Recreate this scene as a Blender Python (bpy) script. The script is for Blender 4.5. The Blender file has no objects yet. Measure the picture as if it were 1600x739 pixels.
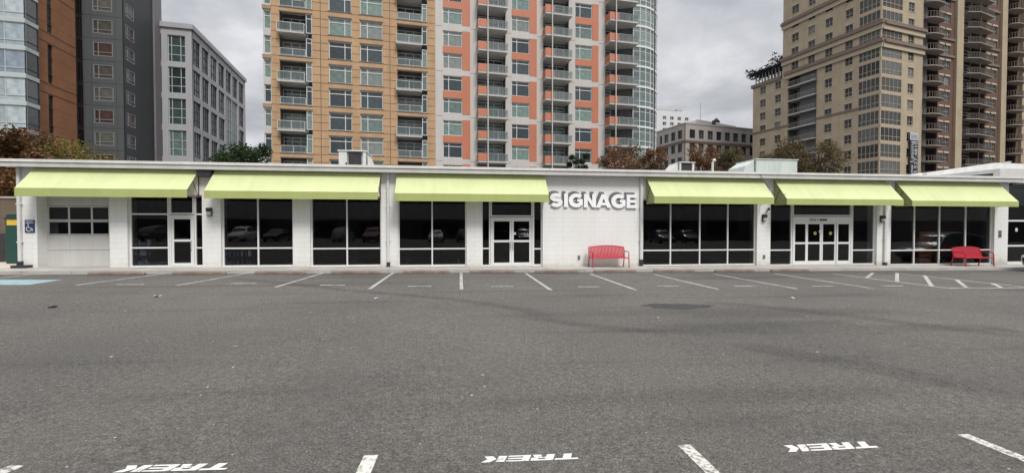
import bpy, math, random
from math import sin, cos, tan, radians, pi, atan2, hypot
from mathutils import Matrix, Vector
random.seed(7)
SC = bpy.context.scene
COL = SC.collection

# ------------------------------------------------------------------ camera, sky, sun, exposure
F, CU, CV, EYE = 690.0, 800.0, 369.5, 1.75
PITCH, YAW = radians(1.12), radians(7.43)
cam = bpy.data.cameras.new('camera')
cam.sensor_width = 36.0
cam.lens = F / 1600 * 36.0
cam.clip_start, cam.clip_end = 0.1, 3000
co = bpy.data.objects.new('camera', cam)
COL.objects.link(co)
co.location = (0, 0, EYE)
co.rotation_euler = (radians(90) - PITCH, 0, -YAW)
SC.camera = co

SUN_EL, SUN_AZ = 52, 22          # sun behind the camera, a little to the right, veiled by cloud
world = bpy.data.worlds.new('World')
SC.world = world
world.use_nodes = True
nt = world.node_tree
nt.nodes.clear()
def N(t, typ, **kw):
    n = t.nodes.new(typ)
    for k, v in kw.items():
        setattr(n, k, v)
    return n
def mth(t, op, a, b=None, clamp=False):
    n = N(t, 'ShaderNodeMath', operation=op, use_clamp=clamp)
    for i, x in enumerate((a, b)):
        if x is None: continue
        if isinstance(x, (int, float)): n.inputs[i].default_value = x
        else: t.links.new(x, n.inputs[i])
    return n.outputs[0]
def ramp(t, fac, stops):
    n = N(t, 'ShaderNodeValToRGB')
    e = n.color_ramp.elements
    while len(e) < len(stops): e.new(0.5)
    for el, (p, c) in zip(e, stops):
        el.position = p
        el.color = (c[0], c[1], c[2], 1) if not isinstance(c, (int, float)) else (c, c, c, 1)
    if fac is not None: t.links.new(fac, n.inputs[0])
    return n.outputs[0]
def mixc(t, fac, a, b, mode='MIX'):
    n = N(t, 'ShaderNodeMix', data_type='RGBA', blend_type=mode)
    for sock, x in ((n.inputs[0], fac), (n.inputs[6], a), (n.inputs[7], b)):
        if isinstance(x, (int, float)): sock.default_value = x
        elif isinstance(x, tuple): sock.default_value = (x[0], x[1], x[2], 1)
        else: t.links.new(x, sock)
    return n.outputs[2]
sky = N(nt, 'ShaderNodeTexSky', sky_type='NISHITA')
sky.sun_disc = False
sky.sun_elevation = radians(SUN_EL)
sky.sun_rotation = radians(180 - SUN_AZ)
tc = N(nt, 'ShaderNodeTexCoord')
sx = N(nt, 'ShaderNodeSeparateXYZ')
nt.links.new(tc.outputs['Generated'], sx.inputs[0])
zz = mth(nt, 'MAXIMUM', sx.outputs[2], 0.0)
den = mth(nt, 'ADD', zz, 0.22)
cv = N(nt, 'ShaderNodeCombineXYZ')
nt.links.new(mth(nt, 'DIVIDE', sx.outputs[0], den), cv.inputs[0])
nt.links.new(mth(nt, 'DIVIDE', sx.outputs[1], den), cv.inputs[1])
nz = N(nt, 'ShaderNodeTexNoise')
nz.inputs['Scale'].default_value = 1.5
nz.inputs['Detail'].default_value = 7
nz.inputs['Roughness'].default_value = 0.52
nz.inputs['Distortion'].default_value = 0.35
nt.links.new(cv.outputs[0], nz.inputs['Vector'])
cloud = ramp(nt, nz.outputs[0], [(0.30, (1.75, 1.8, 1.92)), (0.43, (2.55, 2.6, 2.75)), (0.53, (3.4, 3.43, 3.55)), (0.66, (5.0, 5.0, 5.1))])
# an overcast sky is brighter overhead than near the horizon
zen = mth(nt, 'ADD', 0.90, mth(nt, 'MULTIPLY', mth(nt, 'POWER', zz, 2.6), 5.2))
cl2 = N(nt, 'ShaderNodeVectorMath', operation='SCALE')
nt.links.new(cloud, cl2.inputs[0])
nt.links.new(zen, cl2.inputs['Scale'])
skc = mixc(nt, 0.93, sky.outputs[0], cl2.outputs[0])
bg = N(nt, 'ShaderNodeBackground')
bg.inputs[1].default_value = 0.1
nt.links.new(skc, bg.inputs[0])
wo = N(nt, 'ShaderNodeOutputWorld')
nt.links.new(bg.outputs[0], wo.inputs[0])

sl = bpy.data.lights.new('sun', 'SUN')
sl.energy = 1.7
sl.angle = radians(16)
sl.color = (1.0, 0.96, 0.9)
so = bpy.data.objects.new('sun', sl)
COL.objects.link(so)
so.rotation_euler = (radians(90 - SUN_EL), 0, radians(SUN_AZ))
so.location = (10, -30, 60)
SC.view_settings.view_transform = 'Standard'
SC.view_settings.look = 'None'
SC.view_settings.exposure = 0.62
SC.view_settings.gamma = 1.0

# ------------------------------------------------------------------ measuring helpers (pixel of the photo -> real place)
def ray(u, v):
    x = (u - CU) / F; y = -(v - CV) / F
    a, b, c = x, cos(PITCH) + y * sin(PITCH), -sin(PITCH) + y * cos(PITCH)
    return Vector((a * cos(YAW) + b * sin(YAW), -a * sin(YAW) + b * cos(YAW), c))
GK = 0.0085
def g(x): return GK * (2.4 - x)            # the lot falls gently to the right
def at_y(u, v, Y):
    d = ray(u, v); t = Y / d.y
    return Vector((d.x * t, Y, EYE + d.z * t))
def at_g(u, v, h=0.0):
    d = ray(u, v)
    # EYE + dz t = GK(2.4 - dx t) + h
    t = (GK * 2.4 + h - EYE) / (d.z + GK * d.x)
    return Vector((d.x * t, d.y * t, EYE + d.z * t))
def at_depth(u, zc):
    """ground-plan point seen in column u at camera depth zc"""
    d = ray(u, 356.0)
    fwd = Vector((sin(YAW), cos(YAW), 0))
    t = zc / (d.x * fwd.x + d.y * fwd.y)
    return (d.x * t, d.y * t)

# ------------------------------------------------------------------ mesh helpers
def wm(o):
    m = o.matrix_basis.copy()
    while o.parent:
        o = o.parent
        m = o.matrix_basis @ m
    return m
def link(name, me, parent=None, loc=None, rz=None):
    o = bpy.data.objects.new(name, me)
    COL.objects.link(o)
    if parent: o.parent = parent
    if loc is not None: o.location = loc
    if rz is not None: o.rotation_euler = (0, 0, rz)
    return o
def tag(o, label=None, cat=None, group=None, kind=None):
    if label: o['label'] = label
    if cat: o['category'] = cat
    if group: o['group'] = group
    if kind: o['kind'] = kind
    return o
def thing(name, loc, label, cat, group=None, rz=0):
    o = link(name, None, None, loc, rz)
    o.empty_display_size = 0.3
    return tag(o, label, cat, group)

class MB:
    def __init__(s): s.v = []; s.f = []; s.smooth = False
    def add(s, vs, fs, M=None):
        b = len(s.v)
        s.v += [tuple(M @ Vector(p)) if M else tuple(p) for p in vs]
        s.f += [tuple(b + i for i in f) for f in fs]
        return s
    def box(s, x0, x1, y0, y1, z0, z1, M=None):
        if x0 > x1: x0, x1 = x1, x0
        if y0 > y1: y0, y1 = y1, y0
        if z0 > z1: z0, z1 = z1, z0
        vs = [(x0,y0,z0),(x1,y0,z0),(x1,y1,z0),(x0,y1,z0),(x0,y0,z1),(x1,y0,z1),(x1,y1,z1),(x0,y1,z1)]
        return s.add(vs, [(0,3,2,1),(4,5,6,7),(0,1,5,4),(1,2,6,5),(2,3,7,6),(3,0,4,7)], M)
    def quad(s, a, b, c, d, M=None): return s.add([a, b, c, d], [(0,1,2,3)], M)
    def prism(s, pts, y0, y1, M=None):
        """polygon pts (x,z) pushed from y0 to y1"""
        n = len(pts)
        vs = [(x, y0, z) for x, z in pts] + [(x, y1, z) for x, z in pts]
        fs = [tuple(range(n)), tuple(range(2*n-1, n-1, -1))]
        for i in range(n):
            j = (i+1) % n
            fs.append((i, i+n, j+n, j))
        return s.add(vs, fs, M)
    def slab(s, pts, z0, z1, M=None):
        """polygon pts (x,y) pushed from z0 to z1"""
        n = len(pts)
        vs = [(x, y, z0) for x, y in pts] + [(x, y, z1) for x, y in pts]
        fs = [tuple(range(n-1, -1, -1)), tuple(range(n, 2*n))]
        for i in range(n):
            j = (i+1) % n
            fs.append((i, j, j+n, i+n))
        return s.add(vs, fs, M)
    def tube(s, pts, r, n=8, M=None):
        pts = [Vector(p) for p in pts]
        rs = r if isinstance(r, (list, tuple)) else [r] * len(pts)
        vs = []; fs = []
        for i, p in enumerate(pts):
            d = (pts[min(i+1, len(pts)-1)] - pts[max(i-1, 0)])
            d = d.normalized() if d.length > 1e-9 else Vector((0,0,1))
            a = Vector((0,0,1)) if abs(d.z) < 0.9 else Vector((1,0,0))
            x = d.cross(a).normalized(); y = d.cross(x)
            for k in range(n):
                t = 2*pi*k/n
                vs.append(p + (x*cos(t) + y*sin(t)) * rs[i])
        for i in range(len(pts)-1):
            for k in range(n):
                k2 = (k+1) % n
                fs.append((i*n+k, i*n+k2, (i+1)*n+k2, (i+1)*n+k))
        fs.append(tuple(range(n-1, -1, -1)))
        fs.append(tuple(range((len(pts)-1)*n, len(pts)*n)))
        return s.add(vs, fs, M)
    def mesh(s, name, mat):
        me = bpy.data.meshes.new(name)
        me.from_pydata(s.v, [], s.f)
        if mat: me.materials.append(mat)
        if s.smooth:
            me.shade_smooth()
        me.update()
        return me
    def build(s, name, mat, parent=None, world=True, smooth=False, fix=True, bev=0):
        if parent and world:
            inv = wm(parent).inverted()
            s.v = [tuple(inv @ Vector(p)) for p in s.v]
        me = s.mesh(name, mat)
        if fix:
            import bmesh
            bm = bmesh.new(); bm.from_mesh(me)
            bmesh.ops.recalc_face_normals(bm, faces=bm.faces)
            bm.to_mesh(me); bm.free()
        o = link(name, me, parent)
        if smooth:
            me.polygons.foreach_set('use_smooth', [True]*len(me.polygons))
            me.set_sharp_from_angle(angle=radians(40))
        if bev:
            b = o.modifiers.new('bevel', 'BEVEL')
            b.width = bev; b.segments = 2; b.limit_method = 'ANGLE'
        return o
def at_base(mb, name, mat, kind=None, **k):
    """build as a top-level mesh whose origin is at its base"""
    xs = [p[0] for p in mb.v]; ys = [p[1] for p in mb.v]; zs = [p[2] for p in mb.v]
    c = Vector(((min(xs)+max(xs))/2, (min(ys)+max(ys))/2, min(zs)))
    mb.v = [(p[0]-c.x, p[1]-c.y, p[2]-c.z) for p in mb.v]
    o = mb.build(name, mat, None, **k)
    o.location = c
    if kind: o['kind'] = kind
    return o

# ------------------------------------------------------------------ materials
MATS = {}
def newmat(name):
    m = bpy.data.materials.new(name); m.use_nodes = True
    t = m.node_tree
    b = t.nodes['Principled BSDF']
    MATS[name] = m
    return m, t, b
def noise(t, scale, detail=4, rough=0.55, vec=None):
    n = N(t, 'ShaderNodeTexNoise')
    n.inputs['Scale'].default_value = scale
    n.inputs['Detail'].default_value = detail
    n.inputs['Roughness'].default_value = rough
    if vec is not None: t.links.new(vec, n.inputs['Vector'])
    return n.outputs[0]
def objco(t): return N(t, 'ShaderNodeTexCoord').outputs['Object']
def bumpn(t, b, h, strength=0.3, dist=0.02):
    n = N(t, 'ShaderNodeBump')
    n.inputs['Strength'].default_value = strength
    n.inputs['Distance'].default_value = dist
    t.links.new(h, n.inputs['Height'])
    t.links.new(n.outputs[0], b.inputs['Normal'])
def wallvec(t):
    """(x+y, z) so that courses run level on walls of either direction"""
    s = N(t, 'ShaderNodeSeparateXYZ'); t.links.new(objco(t), s.inputs[0])
    c = N(t, 'ShaderNodeCombineXYZ')
    t.links.new(mth(t, 'ADD', s.outputs[0], s.outputs[1]), c.inputs[0])
    t.links.new(s.outputs[2], c.inputs[1])
    return c.outputs[0]
def plain(name, col, rough=0.6, metal=0.0, var=0.10, scale=3.0, bump=0.0, spec=0.5, streak=0.0):
    m, t, b = newmat(name)
    v = objco(t)
    n = noise(t, scale, 5, 0.6, v)
    lo = tuple(c*(1-var) for c in col); hi = tuple(min(1, c*(1+var)) for c in col)
    c = ramp(t, n, [(0.3, lo), (0.7, hi)])
    if streak:
        mp = N(t, 'ShaderNodeMapping'); mp.inputs['Scale'].default_value = (2.2, 2.2, 0.18)
        t.links.new(v, mp.inputs[0])
        st = ramp(t, noise(t, 1.0, 5, 0.65, mp.outputs[0]), [(0.35, 1-streak), (0.62, 1.0)])
        c = mixc(t, 1.0, c, st, 'MULTIPLY')
    t.links.new(c, b.inputs['Base Color'])
    b.inputs['Roughness'].default_value = rough
    b.inputs['Metallic'].default_value = metal
    b.inputs['Specular IOR Level'].default_value = spec
    if bump: bumpn(t, b, noise(t, scale*14, 4, 0.6, v), bump)
    return m
def brick(name, c1, c2, mortar, bw=0.24, bh=0.075, ms=0.012, bump=0.3, streak=0.12):
    m, t, b = newmat(name)
    w = wallvec(t)
    br = N(t, 'ShaderNodeTexBrick')
    t.links.new(w, br.inputs['Vector'])
    br.inputs['Scale'].default_value = 1.0
    br.inputs['Brick Width'].default_value = bw
    br.inputs['Row Height'].default_value = bh
    br.inputs['Mortar Size'].default_value = ms
    br.inputs['Mortar Smooth'].default_value = 0.3
    br.inputs['Color1'].default_value = (*c1, 1); br.inputs['Color2'].default_value = (*c2, 1)
    br.inputs['Mortar'].default_value = (*mortar, 1)
    big = ramp(t, noise(t, 0.35, 5, 0.6, objco(t)), [(0.3, 0.86), (0.7, 1.08)])
    c = mixc(t, 1.0, br.outputs['Color'], big, 'MULTIPLY')
    mp = N(t, 'ShaderNodeMapping'); mp.inputs['Scale'].default_value = (1.3, 1.3, 0.1)
    t.links.new(objco(t), mp.inputs[0])
    st = ramp(t, noise(t, 1.0, 5, 0.65, mp.outputs[0]), [(0.35, 1-streak), (0.6, 1.0)])
    c = mixc(t, 1.0, c, st, 'MULTIPLY')
    t.links.new(c, b.inputs['Base Color'])
    b.inputs['Roughness'].default_value = 0.85
    b.inputs['Specular IOR Level'].default_value = 0.25
    bumpn(t, b, mth(t, 'SUBTRACT', 1.0, br.outputs['Fac']), bump, 0.01)
    return m
def tower_glass(name, stops, rough=0.06, spec=0.9):
    """window glass with whatever blind or dark room stands behind it; each window differs"""
    m, t, b = newmat(name)
    oi = N(t, 'ShaderNodeObjectInfo')
    c = ramp(t, oi.outputs['Random'], stops)
    n = t.nodes[c.node.name]; n.color_ramp.interpolation = 'CONSTANT'
    ge = N(t, 'ShaderNodeNewGeometry')
    c = mixc(t, 1.0, c, ramp(t, ge.outputs['Random Per Island'], [(0.0, 0.55), (0.5, 0.95), (1.0, 1.1)]), 'MULTIPLY')
    sep = wallvec(t)
    c = mixc(t, 1.0, c, ramp(t, noise(t, 1.6, 3, 0.5, sep), [(0.35, 0.75), (0.65, 1.1)]), 'MULTIPLY')
    t.links.new(c, b.inputs['Base Color'])
    b.inputs['Roughness'].default_value = rough
    b.inputs['Specular IOR Level'].default_value = spec
    bumpn(t, b, noise(t, 0.9, 2, 0.5, objco(t)), 0.05, 0.05)
    return m

# asphalt ---------------------------------------------------------
def asphalt(name, base, stain=True):
    m, t, b = newmat(name)
    v = objco(t)
    fine = noise(t, 62, 4, 0.8, v)
    vor = N(t, 'ShaderNodeTexVoronoi'); vor.inputs['Scale'].default_value = 62
    t.links.new(v, vor.inputs['Vector'])
    c = ramp(t, fine, [(0.30, tuple(x*0.22 for x in base)), (0.5, base), (0.70, tuple(x*2.3 for x in base))])
    # pale stones in the mix
    pale = ramp(t, vor.outputs['Color'], [(0.87, 0.0), (0.91, 1.0)])
    dist = ramp(t, vor.outputs['Distance'], [(0.25, 1.0), (0.42, 0.0)])
    c = mixc(t, mth(t, 'MULTIPLY', mth(t, 'MULTIPLY', pale, dist), 0.6), c, (0.38, 0.36, 0.33))
    mid = ramp(t, noise(t, 16, 8, 0.85, v), [(0.32, 0.5), (0.68, 1.5)])
    c = mixc(t, 1.0, c, mid, 'MULTIPLY')
    big = ramp(t, noise(t, 0.22, 5, 0.6, v), [(0.32, (0.80, 0.80, 0.81)), (0.5, (1.0, 0.99, 0.97)), (0.68, (1.14, 1.13, 1.10))])
    c = mixc(t, 1.0, c, big, 'MULTIPLY')
    if stain:
        mp = N(t, 'ShaderNodeMapping'); mp.inputs['Scale'].default_value = (0.10, 0.9, 1)
        mp.inputs['Rotation'].default_value = (0, 0, radians(-7))
        t.links.new(v, mp.inputs[0])
        tr = ramp(t, noise(t, 1.0, 4, 0.5, mp.outputs[0]), [(0.34, 0.76), (0.46, 1.0)])
        c = mixc(t, 1.0, c, tr, 'MULTIPLY')
        sp = N(t, 'ShaderNodeTexVoronoi'); sp.inputs['Scale'].default_value = 0.45
        sp.inputs['Randomness'].default_value = 1.0
        t.links.new(v, sp.inputs['Vector'])
        d = mth(t, 'ADD', sp.outputs['Distance'], mth(t, 'MULTIPLY', noise(t, 3, 4, 0.6, v), 0.25))
        c = mixc(t, 1.0, c, ramp(t, d, [(0.17, 0.72), (0.26, 1.0)]), 'MULTIPLY')
    t.links.new(c, b.inputs['Base Color'])
    b.inputs['Roughness'].default_value = 0.88
    b.inputs['Specular IOR Level'].default_value = 0.3
    h = mth(t, 'ADD', fine, mth(t, 'MULTIPLY', noise(t, 30, 2, 0.5, v), 0.6))
    bumpn(t, b, h, 0.75, 0.02)
    return m
M_asph = asphalt('asphalt', (0.093, 0.088, 0.080))
M_patch = asphalt('dark_patch', (0.042, 0.042, 0.042), False)
def paint(name, col, wear=0.5):
    m, t, b = newmat(name)
    v = objco(t)
    n = noise(t, 26, 6, 0.75, v)
    n2 = noise(t, 2.5, 3, 0.6, v)
    k = ramp(t, mth(t, 'ADD', mth(t, 'MULTIPLY', n, 0.7), mth(t, 'MULTIPLY', n2, 0.3)), [(wear-0.05, 1.0), (wear+0.05, 0.0)])
    c = mixc(t, k, tuple(col), (0.11, 0.105, 0.10))
    t.links.new(c, b.inputs['Base Color'])
    b.inputs['Roughness'].default_value = 0.75
    bumpn(t, b, noise(t, 95, 3, 0.7, v), 0.5, 0.015)
    return m
M_line = paint('white_line_paint', (0.54, 0.52, 0.47), 0.475)
M_linefar = paint('worn_line_paint', (0.40, 0.39, 0.36), 0.47)
M_letter = paint('white_stencil_paint', (0.60, 0.59, 0.56), 0.40)
M_blue = paint('blue_bay_paint', (0.22, 0.33, 0.34), 0.42)
M_conc = plain('concrete', (0.36, 0.345, 0.32), 0.9, var=0.15, scale=1.5, bump=0.25, spec=0.2)
M_stop = plain('wheel_stop_concrete', (0.22, 0.17, 0.14), 0.9, var=0.25, scale=4, bump=0.3, spec=0.2)

# store materials
def blockwall():
    m, t, b = newmat('white_painted_block')
    w = wallvec(t)
    br = N(t, 'ShaderNodeTexBrick')
    t.links.new(w, br.inputs['Vector'])
    br.inputs['Scale'].default_value = 1.0
    br.inputs['Brick Width'].default_value = 0.40
    br.inputs['Row Height'].default_value = 0.20
    br.inputs['Mortar Size'].default_value = 0.008
    br.inputs['Mortar Smooth'].default_value = 0.5
    br.inputs['Color1'].default_value = (0.76, 0.76, 0.745, 1); br.inputs['Color2'].default_value = (0.77, 0.77, 0.755, 1)
    br.inputs['Mortar'].default_value = (0.66, 0.655, 0.64, 1)
    mp = N(t, 'ShaderNodeMapping'); mp.inputs['Scale'].default_value = (1.6, 1.6, 0.14)
    t.links.new(objco(t), mp.inputs[0])
    st = ramp(t, noise(t, 1.0, 6, 0.65, mp.outputs[0]), [(0.30, (0.93, 0.925, 0.90)), (0.58, (1, 1, 1))])
    c = mixc(t, 1.0, br.outputs['Color'], st, 'MULTIPLY')
    # splash dirt at the foot of the wall
    s = N(t, 'ShaderNodeSeparateXYZ'); t.links.new(objco(t), s.inputs[0])
    hz = mth(t, 'ADD', s.outputs[2], mth(t, 'MULTIPLY', noise(t, 2.2, 5, 0.7, w), 0.5))
    c = mixc(t, 1.0, c, ramp(t, hz, [(0.30, (0.62, 0.60, 0.55)), (0.50, (0.88, 0.87, 0.84)), (0.95, (1, 1, 1))]), 'MULTIPLY')
    t.links.new(c, b.inputs['Base Color'])
    b.inputs['Roughness'].default_value = 0.6
    h = mth(t, 'ADD', mth(t, 'MULTIPLY', mth(t, 'SUBTRACT', 1.0, br.outputs['Fac']), 1.0), mth(t, 'MULTIPLY', noise(t, 18, 4, 0.6, w), 0.5))
    bumpn(t, b, h, 0.35, 0.012)
    return m
M_block = blockwall()
M_fascia = plain('fascia_metal', (0.56, 0.55, 0.54), 0.45, var=0.05, scale=0.8, streak=0.14)
M_coping = plain('coping_metal', (0.68, 0.67, 0.64), 0.45, var=0.06, scale=0.8, streak=0.12)
M_frame = plain('white_aluminium', (0.72, 0.72, 0.71), 0.4, var=0.05, scale=1.2)
M_door = plain('garage_door_enamel', (0.56, 0.55, 0.53), 0.45, var=0.05, scale=1.0, streak=0.08)
M_dark = plain('dark_metal', (0.03, 0.03, 0.032), 0.5, var=0.2)
M_steel = plain('brushed_steel', (0.45, 0.45, 0.45), 0.35, 1.0, var=0.1)
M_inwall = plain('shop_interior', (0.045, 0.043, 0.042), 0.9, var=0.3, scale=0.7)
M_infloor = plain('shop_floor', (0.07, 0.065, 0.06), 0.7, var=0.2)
M_red = plain('red_powder_coat', (0.43, 0.018, 0.04), 0.35, var=0.06, scale=6)
M_redframe = plain('dark_red_frame', (0.11, 0.025, 0.02), 0.5, var=0.2)
M_pipe = plain('white_pipe_paint', (0.66, 0.66, 0.65), 0.5, var=0.05, streak=0.1)
def shopglass():
    m, t, b = newmat('shop_glass')
    t.nodes.remove(b)
    out = t.nodes['Material Output']
    tr = N(t, 'ShaderNodeBsdfTransparent'); tr.inputs[0].default_value = (0.64, 0.66, 0.67, 1)
    gl = N(t, 'ShaderNodeBsdfGlossy'); gl.inputs['Roughness'].default_value = 0.015
    gl.inputs[0].default_value = (0.95, 0.97, 1, 1)
    bp = N(t, 'ShaderNodeBump'); bp.inputs['Strength'].default_value = 0.05; bp.inputs['Distance'].default_value = 0.02
    t.links.new(noise(t, 1.1, 2, 0.5, objco(t)), bp.inputs['Height'])
    t.links.new(bp.outputs[0], gl.inputs['Normal'])
    fr = N(t, 'ShaderNodeFresnel'); fr.inputs[0].default_value = 1.62
    mx = N(t, 'ShaderNodeMixShader')
    t.links.new(fr.outputs[0], mx.inputs[0]); t.links.new(tr.outputs[0], mx.inputs[1]); t.links.new(gl.outputs[0], mx.inputs[2])
    t.links.new(mx.outputs[0], out.inputs[0])
    return m
M_glass = shopglass()
def fabric(name, col):
    m, t, b = newmat(name)
    v = objco(t)
    s = N(t, 'ShaderNodeSeparateXYZ'); t.links.new(v, s.inputs[0])
    seam = mth(t, 'PINGPONG', s.outputs[0], 0.58)
    sm = ramp(t, seam, [(0.0, 0.95), (0.015, 1.0)])
    n = ramp(t, noise(t, 0.9, 5, 0.6, v), [(0.3, 0.94), (0.7, 1.04)])
    c = mixc(t, 1.0, tuple(col), n, 'MULTIPLY')
    c = mixc(t, 1.0, c, sm, 'MULTIPLY')
    mp = N(t, 'ShaderNodeMapping'); mp.inputs['Scale'].default_value = (2.6, .25, .25)      # rain streaks down the cloth
    t.links.new(v, mp.inputs[0])
    c = mixc(t, 1.0, c, ramp(t, noise(t, 1.0, 6, .7, mp.outputs[0]), [(.30, (.93, .925, .91)), (.60, (1, 1, 1))]), 'MULTIPLY')
    t.links.new(c, b.inputs['Base Color'])
    b.inputs['Roughness'].default_value = 0.75
    b.inputs['Sheen Weight'].default_value = 0.1
    h = mth(t, 'ADD', noise(t, 2.0, 3, 0.5, v), mth(t, 'MULTIPLY', seam, 0.1))
    bumpn(t, b, h, 0.12, 0.04)
    # woven cloth lets some light through
    out = t.nodes['Material Output']
    tl = N(t, 'ShaderNodeBsdfTranslucent'); t.links.new(c, tl.inputs[0])
    mx = N(t, 'ShaderNodeMixShader'); mx.inputs[0].default_value = 0.18
    t.links.new(b.outputs[0], mx.inputs[1]); t.links.new(tl.outputs[0], mx.inputs[2])
    t.links.new(mx.outputs[0], out.inputs[0])
    return m
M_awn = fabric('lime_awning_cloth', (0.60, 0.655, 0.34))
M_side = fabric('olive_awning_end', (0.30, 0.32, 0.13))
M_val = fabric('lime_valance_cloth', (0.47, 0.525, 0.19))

# ------------------------------------------------------------------ ground and paving
YW = 18.57
def sheet(x0, x1, y0, y1, h):
    m = MB()
    nx = 24
    for i in range(nx):
        a = x0 + (x1-x0)*i/nx; b = x0 + (x1-x0)*(i+1)/nx
        m.quad((a, y0, g(a)+h), (b, y0, g(b)+h), (b, y1, g(b)+h), (a, y1, g(a)+h))
    return m
gm = MB()
R_ = 900
gm.quad((-R_, -R_, g(-R_)), (R_, -R_, g(R_)), (R_, R_, g(R_)), (-R_, R_, g(-R_)))
gr = gm.build('asphalt_ground', M_asph); gr['kind'] = 'structure'
SWY = YW - 1.35
sw = MB()
xa, xb = at_y(14, 356, YW).x, at_y(1640, 356, YW).x
nseg = 30
for i in range(nseg):                       # concrete walk in front of the shops: kerb face and joints between the slabs
    a = xa + (xb-xa)*i/nseg; b = xa + (xb-xa)*(i+1)/nseg - 0.012
    vs = [(a, SWY, g(a)-.05), (b, SWY, g(b)-.05), (b, YW+.3, g(b)-.05), (a, YW+.3, g(a)-.05),
          (a, SWY+.015, g(a)+.12), (b, SWY+.015, g(b)+.12), (b, YW+.3, g(b)+.12), (a, YW+.3, g(a)+.12)]
    sw.add(vs, [(0,3,2,1),(4,5,6,7),(0,1,5,4),(1,2,6,5),(2,3,7,6),(3,0,4,7)])
o = sw.build('sidewalk', M_conc); o['kind'] = 'structure'
M_apron = plain('apron_concrete', (0.44, 0.38, 0.31), 0.9, var=0.12, scale=1.2, bump=0.2, spec=0.2)
ap = MB()
x0, x1 = -60, at_y(14, 356, YW).x - .02
ap.quad((x0, YW+.3, g(x0)+.012), (x1, YW+.3, g(x1)+.012), (x1, YW+14, g(x1)+.012), (x0, YW+14, g(x0)+.012))
o = ap.build('concrete_apron', M_apron); o['kind'] = 'structure'
sh = sheet(-60, 60, YW+14.02, 46, 0.006); o = sh.build('back_alley_pavement', M_conc); o['kind'] = 'structure'

def strip(a, b, w, mat, name='parking_line', h=0.004):
    a, b = Vector(a), Vector(b)
    d = (b - a).normalized(); n = Vector((-d.y, d.x, 0)) * (w/2)
    m = MB()
    k = max(2, int((b-a).length/0.5))
    for i in range(k):
        p = a.lerp(b, i/k); q = a.lerp(b, (i+1)/k)
        pts = [p - n, q - n, q + n, p + n]
        m.quad(*[(c.x, c.y, g(c.x)+h) for c in pts])
    o = m.build(name, mat); o['kind'] = 'structure'
    return o
FAR = [((119,445.5),(262,427)),((276,446),(390,426.5)),((431,448.5),(505,426.5)),((577.5,451.5),(614,426.5)),((721,452),(720.5,426.5)),
       ((861,453.5),(821.5,427)),((993.5,453),(922.5,428)),((1122,452),(1021,428.5)),((1246,451.5),(1115,428)),((1366,451),(1210,427.5)),((1482,450.5),(1300,427.5)),
       ((-40,438.5),(50,429)),((1600,448.2),(1405,427.5))]
for a, b in FAR: strip(at_g(*a), at_g(*b), 0.10, M_linefar)
for a, b in [((1482,450.6),(1680,449.2)),((1354.6,434),(1364,426.5)),((1401.7,440.5),(1401.7,426.5)),((1456,447.5),(1444.5,430.5)),((1512,451),(1494,437)),((1566,450),(1550,443))]:
    strip(at_g(*a), at_g(*b), 0.11, M_linefar, 'hatch_line', 0.008)
for a, b, v in [(182,225,445),(360,400,443.5),(500,539,446),(637,674,447.8),(768,803,448.2),(903,937,448.5),(1027,1061,447.5),(1148,1182,447.5),(1269,1302,447.5),(1378,1411,447)]:
    strip(at_g(a, v), at_g(b, v), 0.09, M_line, 'bay_dash', 0.012)
def ext(a, b, k):
    a, b = at_g(*a), at_g(*b)
    return a, a + (b-a).normalized()*k
for a, b in [((580,711),(567.5,739)),((1068.5,695),(1114,739)),((1504,678.6),(1600,717)),((28,727),(0,739))]:
    p, q = ext(a, b, 4.8)
    strip(p, q, 0.105, M_line)
bp = [at_g(19.5,437), at_g(97,437.2), at_g(45,445), at_g(-6,445), at_g(-60,445), at_g(-45,437)]
m = MB(); m.add([(p.x, p.y, g(p.x)+.003) for p in bp], [tuple(range(len(bp)))])
o = m.build('blue_bay_marking', M_blue); o['kind'] = 'structure'
# dark irregular oval patch
m = MB(); pts = []
c = at_g(1058, 478.3); ex = at_g(1112, 478.3).x - c.x; ey = at_g(1058, 474.2).y - c.y
for i in range(28):
    t = 2*pi*i/28
    r = 1 + 0.10*sin(3*t+1) + 0.08*sin(7*t)
    pts.append((c.x + ex*r*cos(t), c.y + ey*r*sin(t) - 0.15*ey*cos(t)))
m.add([(x, y, g(x)+.003) for x, y in pts], [tuple(range(28))])
o = m.build('dark_patch', M_patch); o['kind'] = 'structure'

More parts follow.
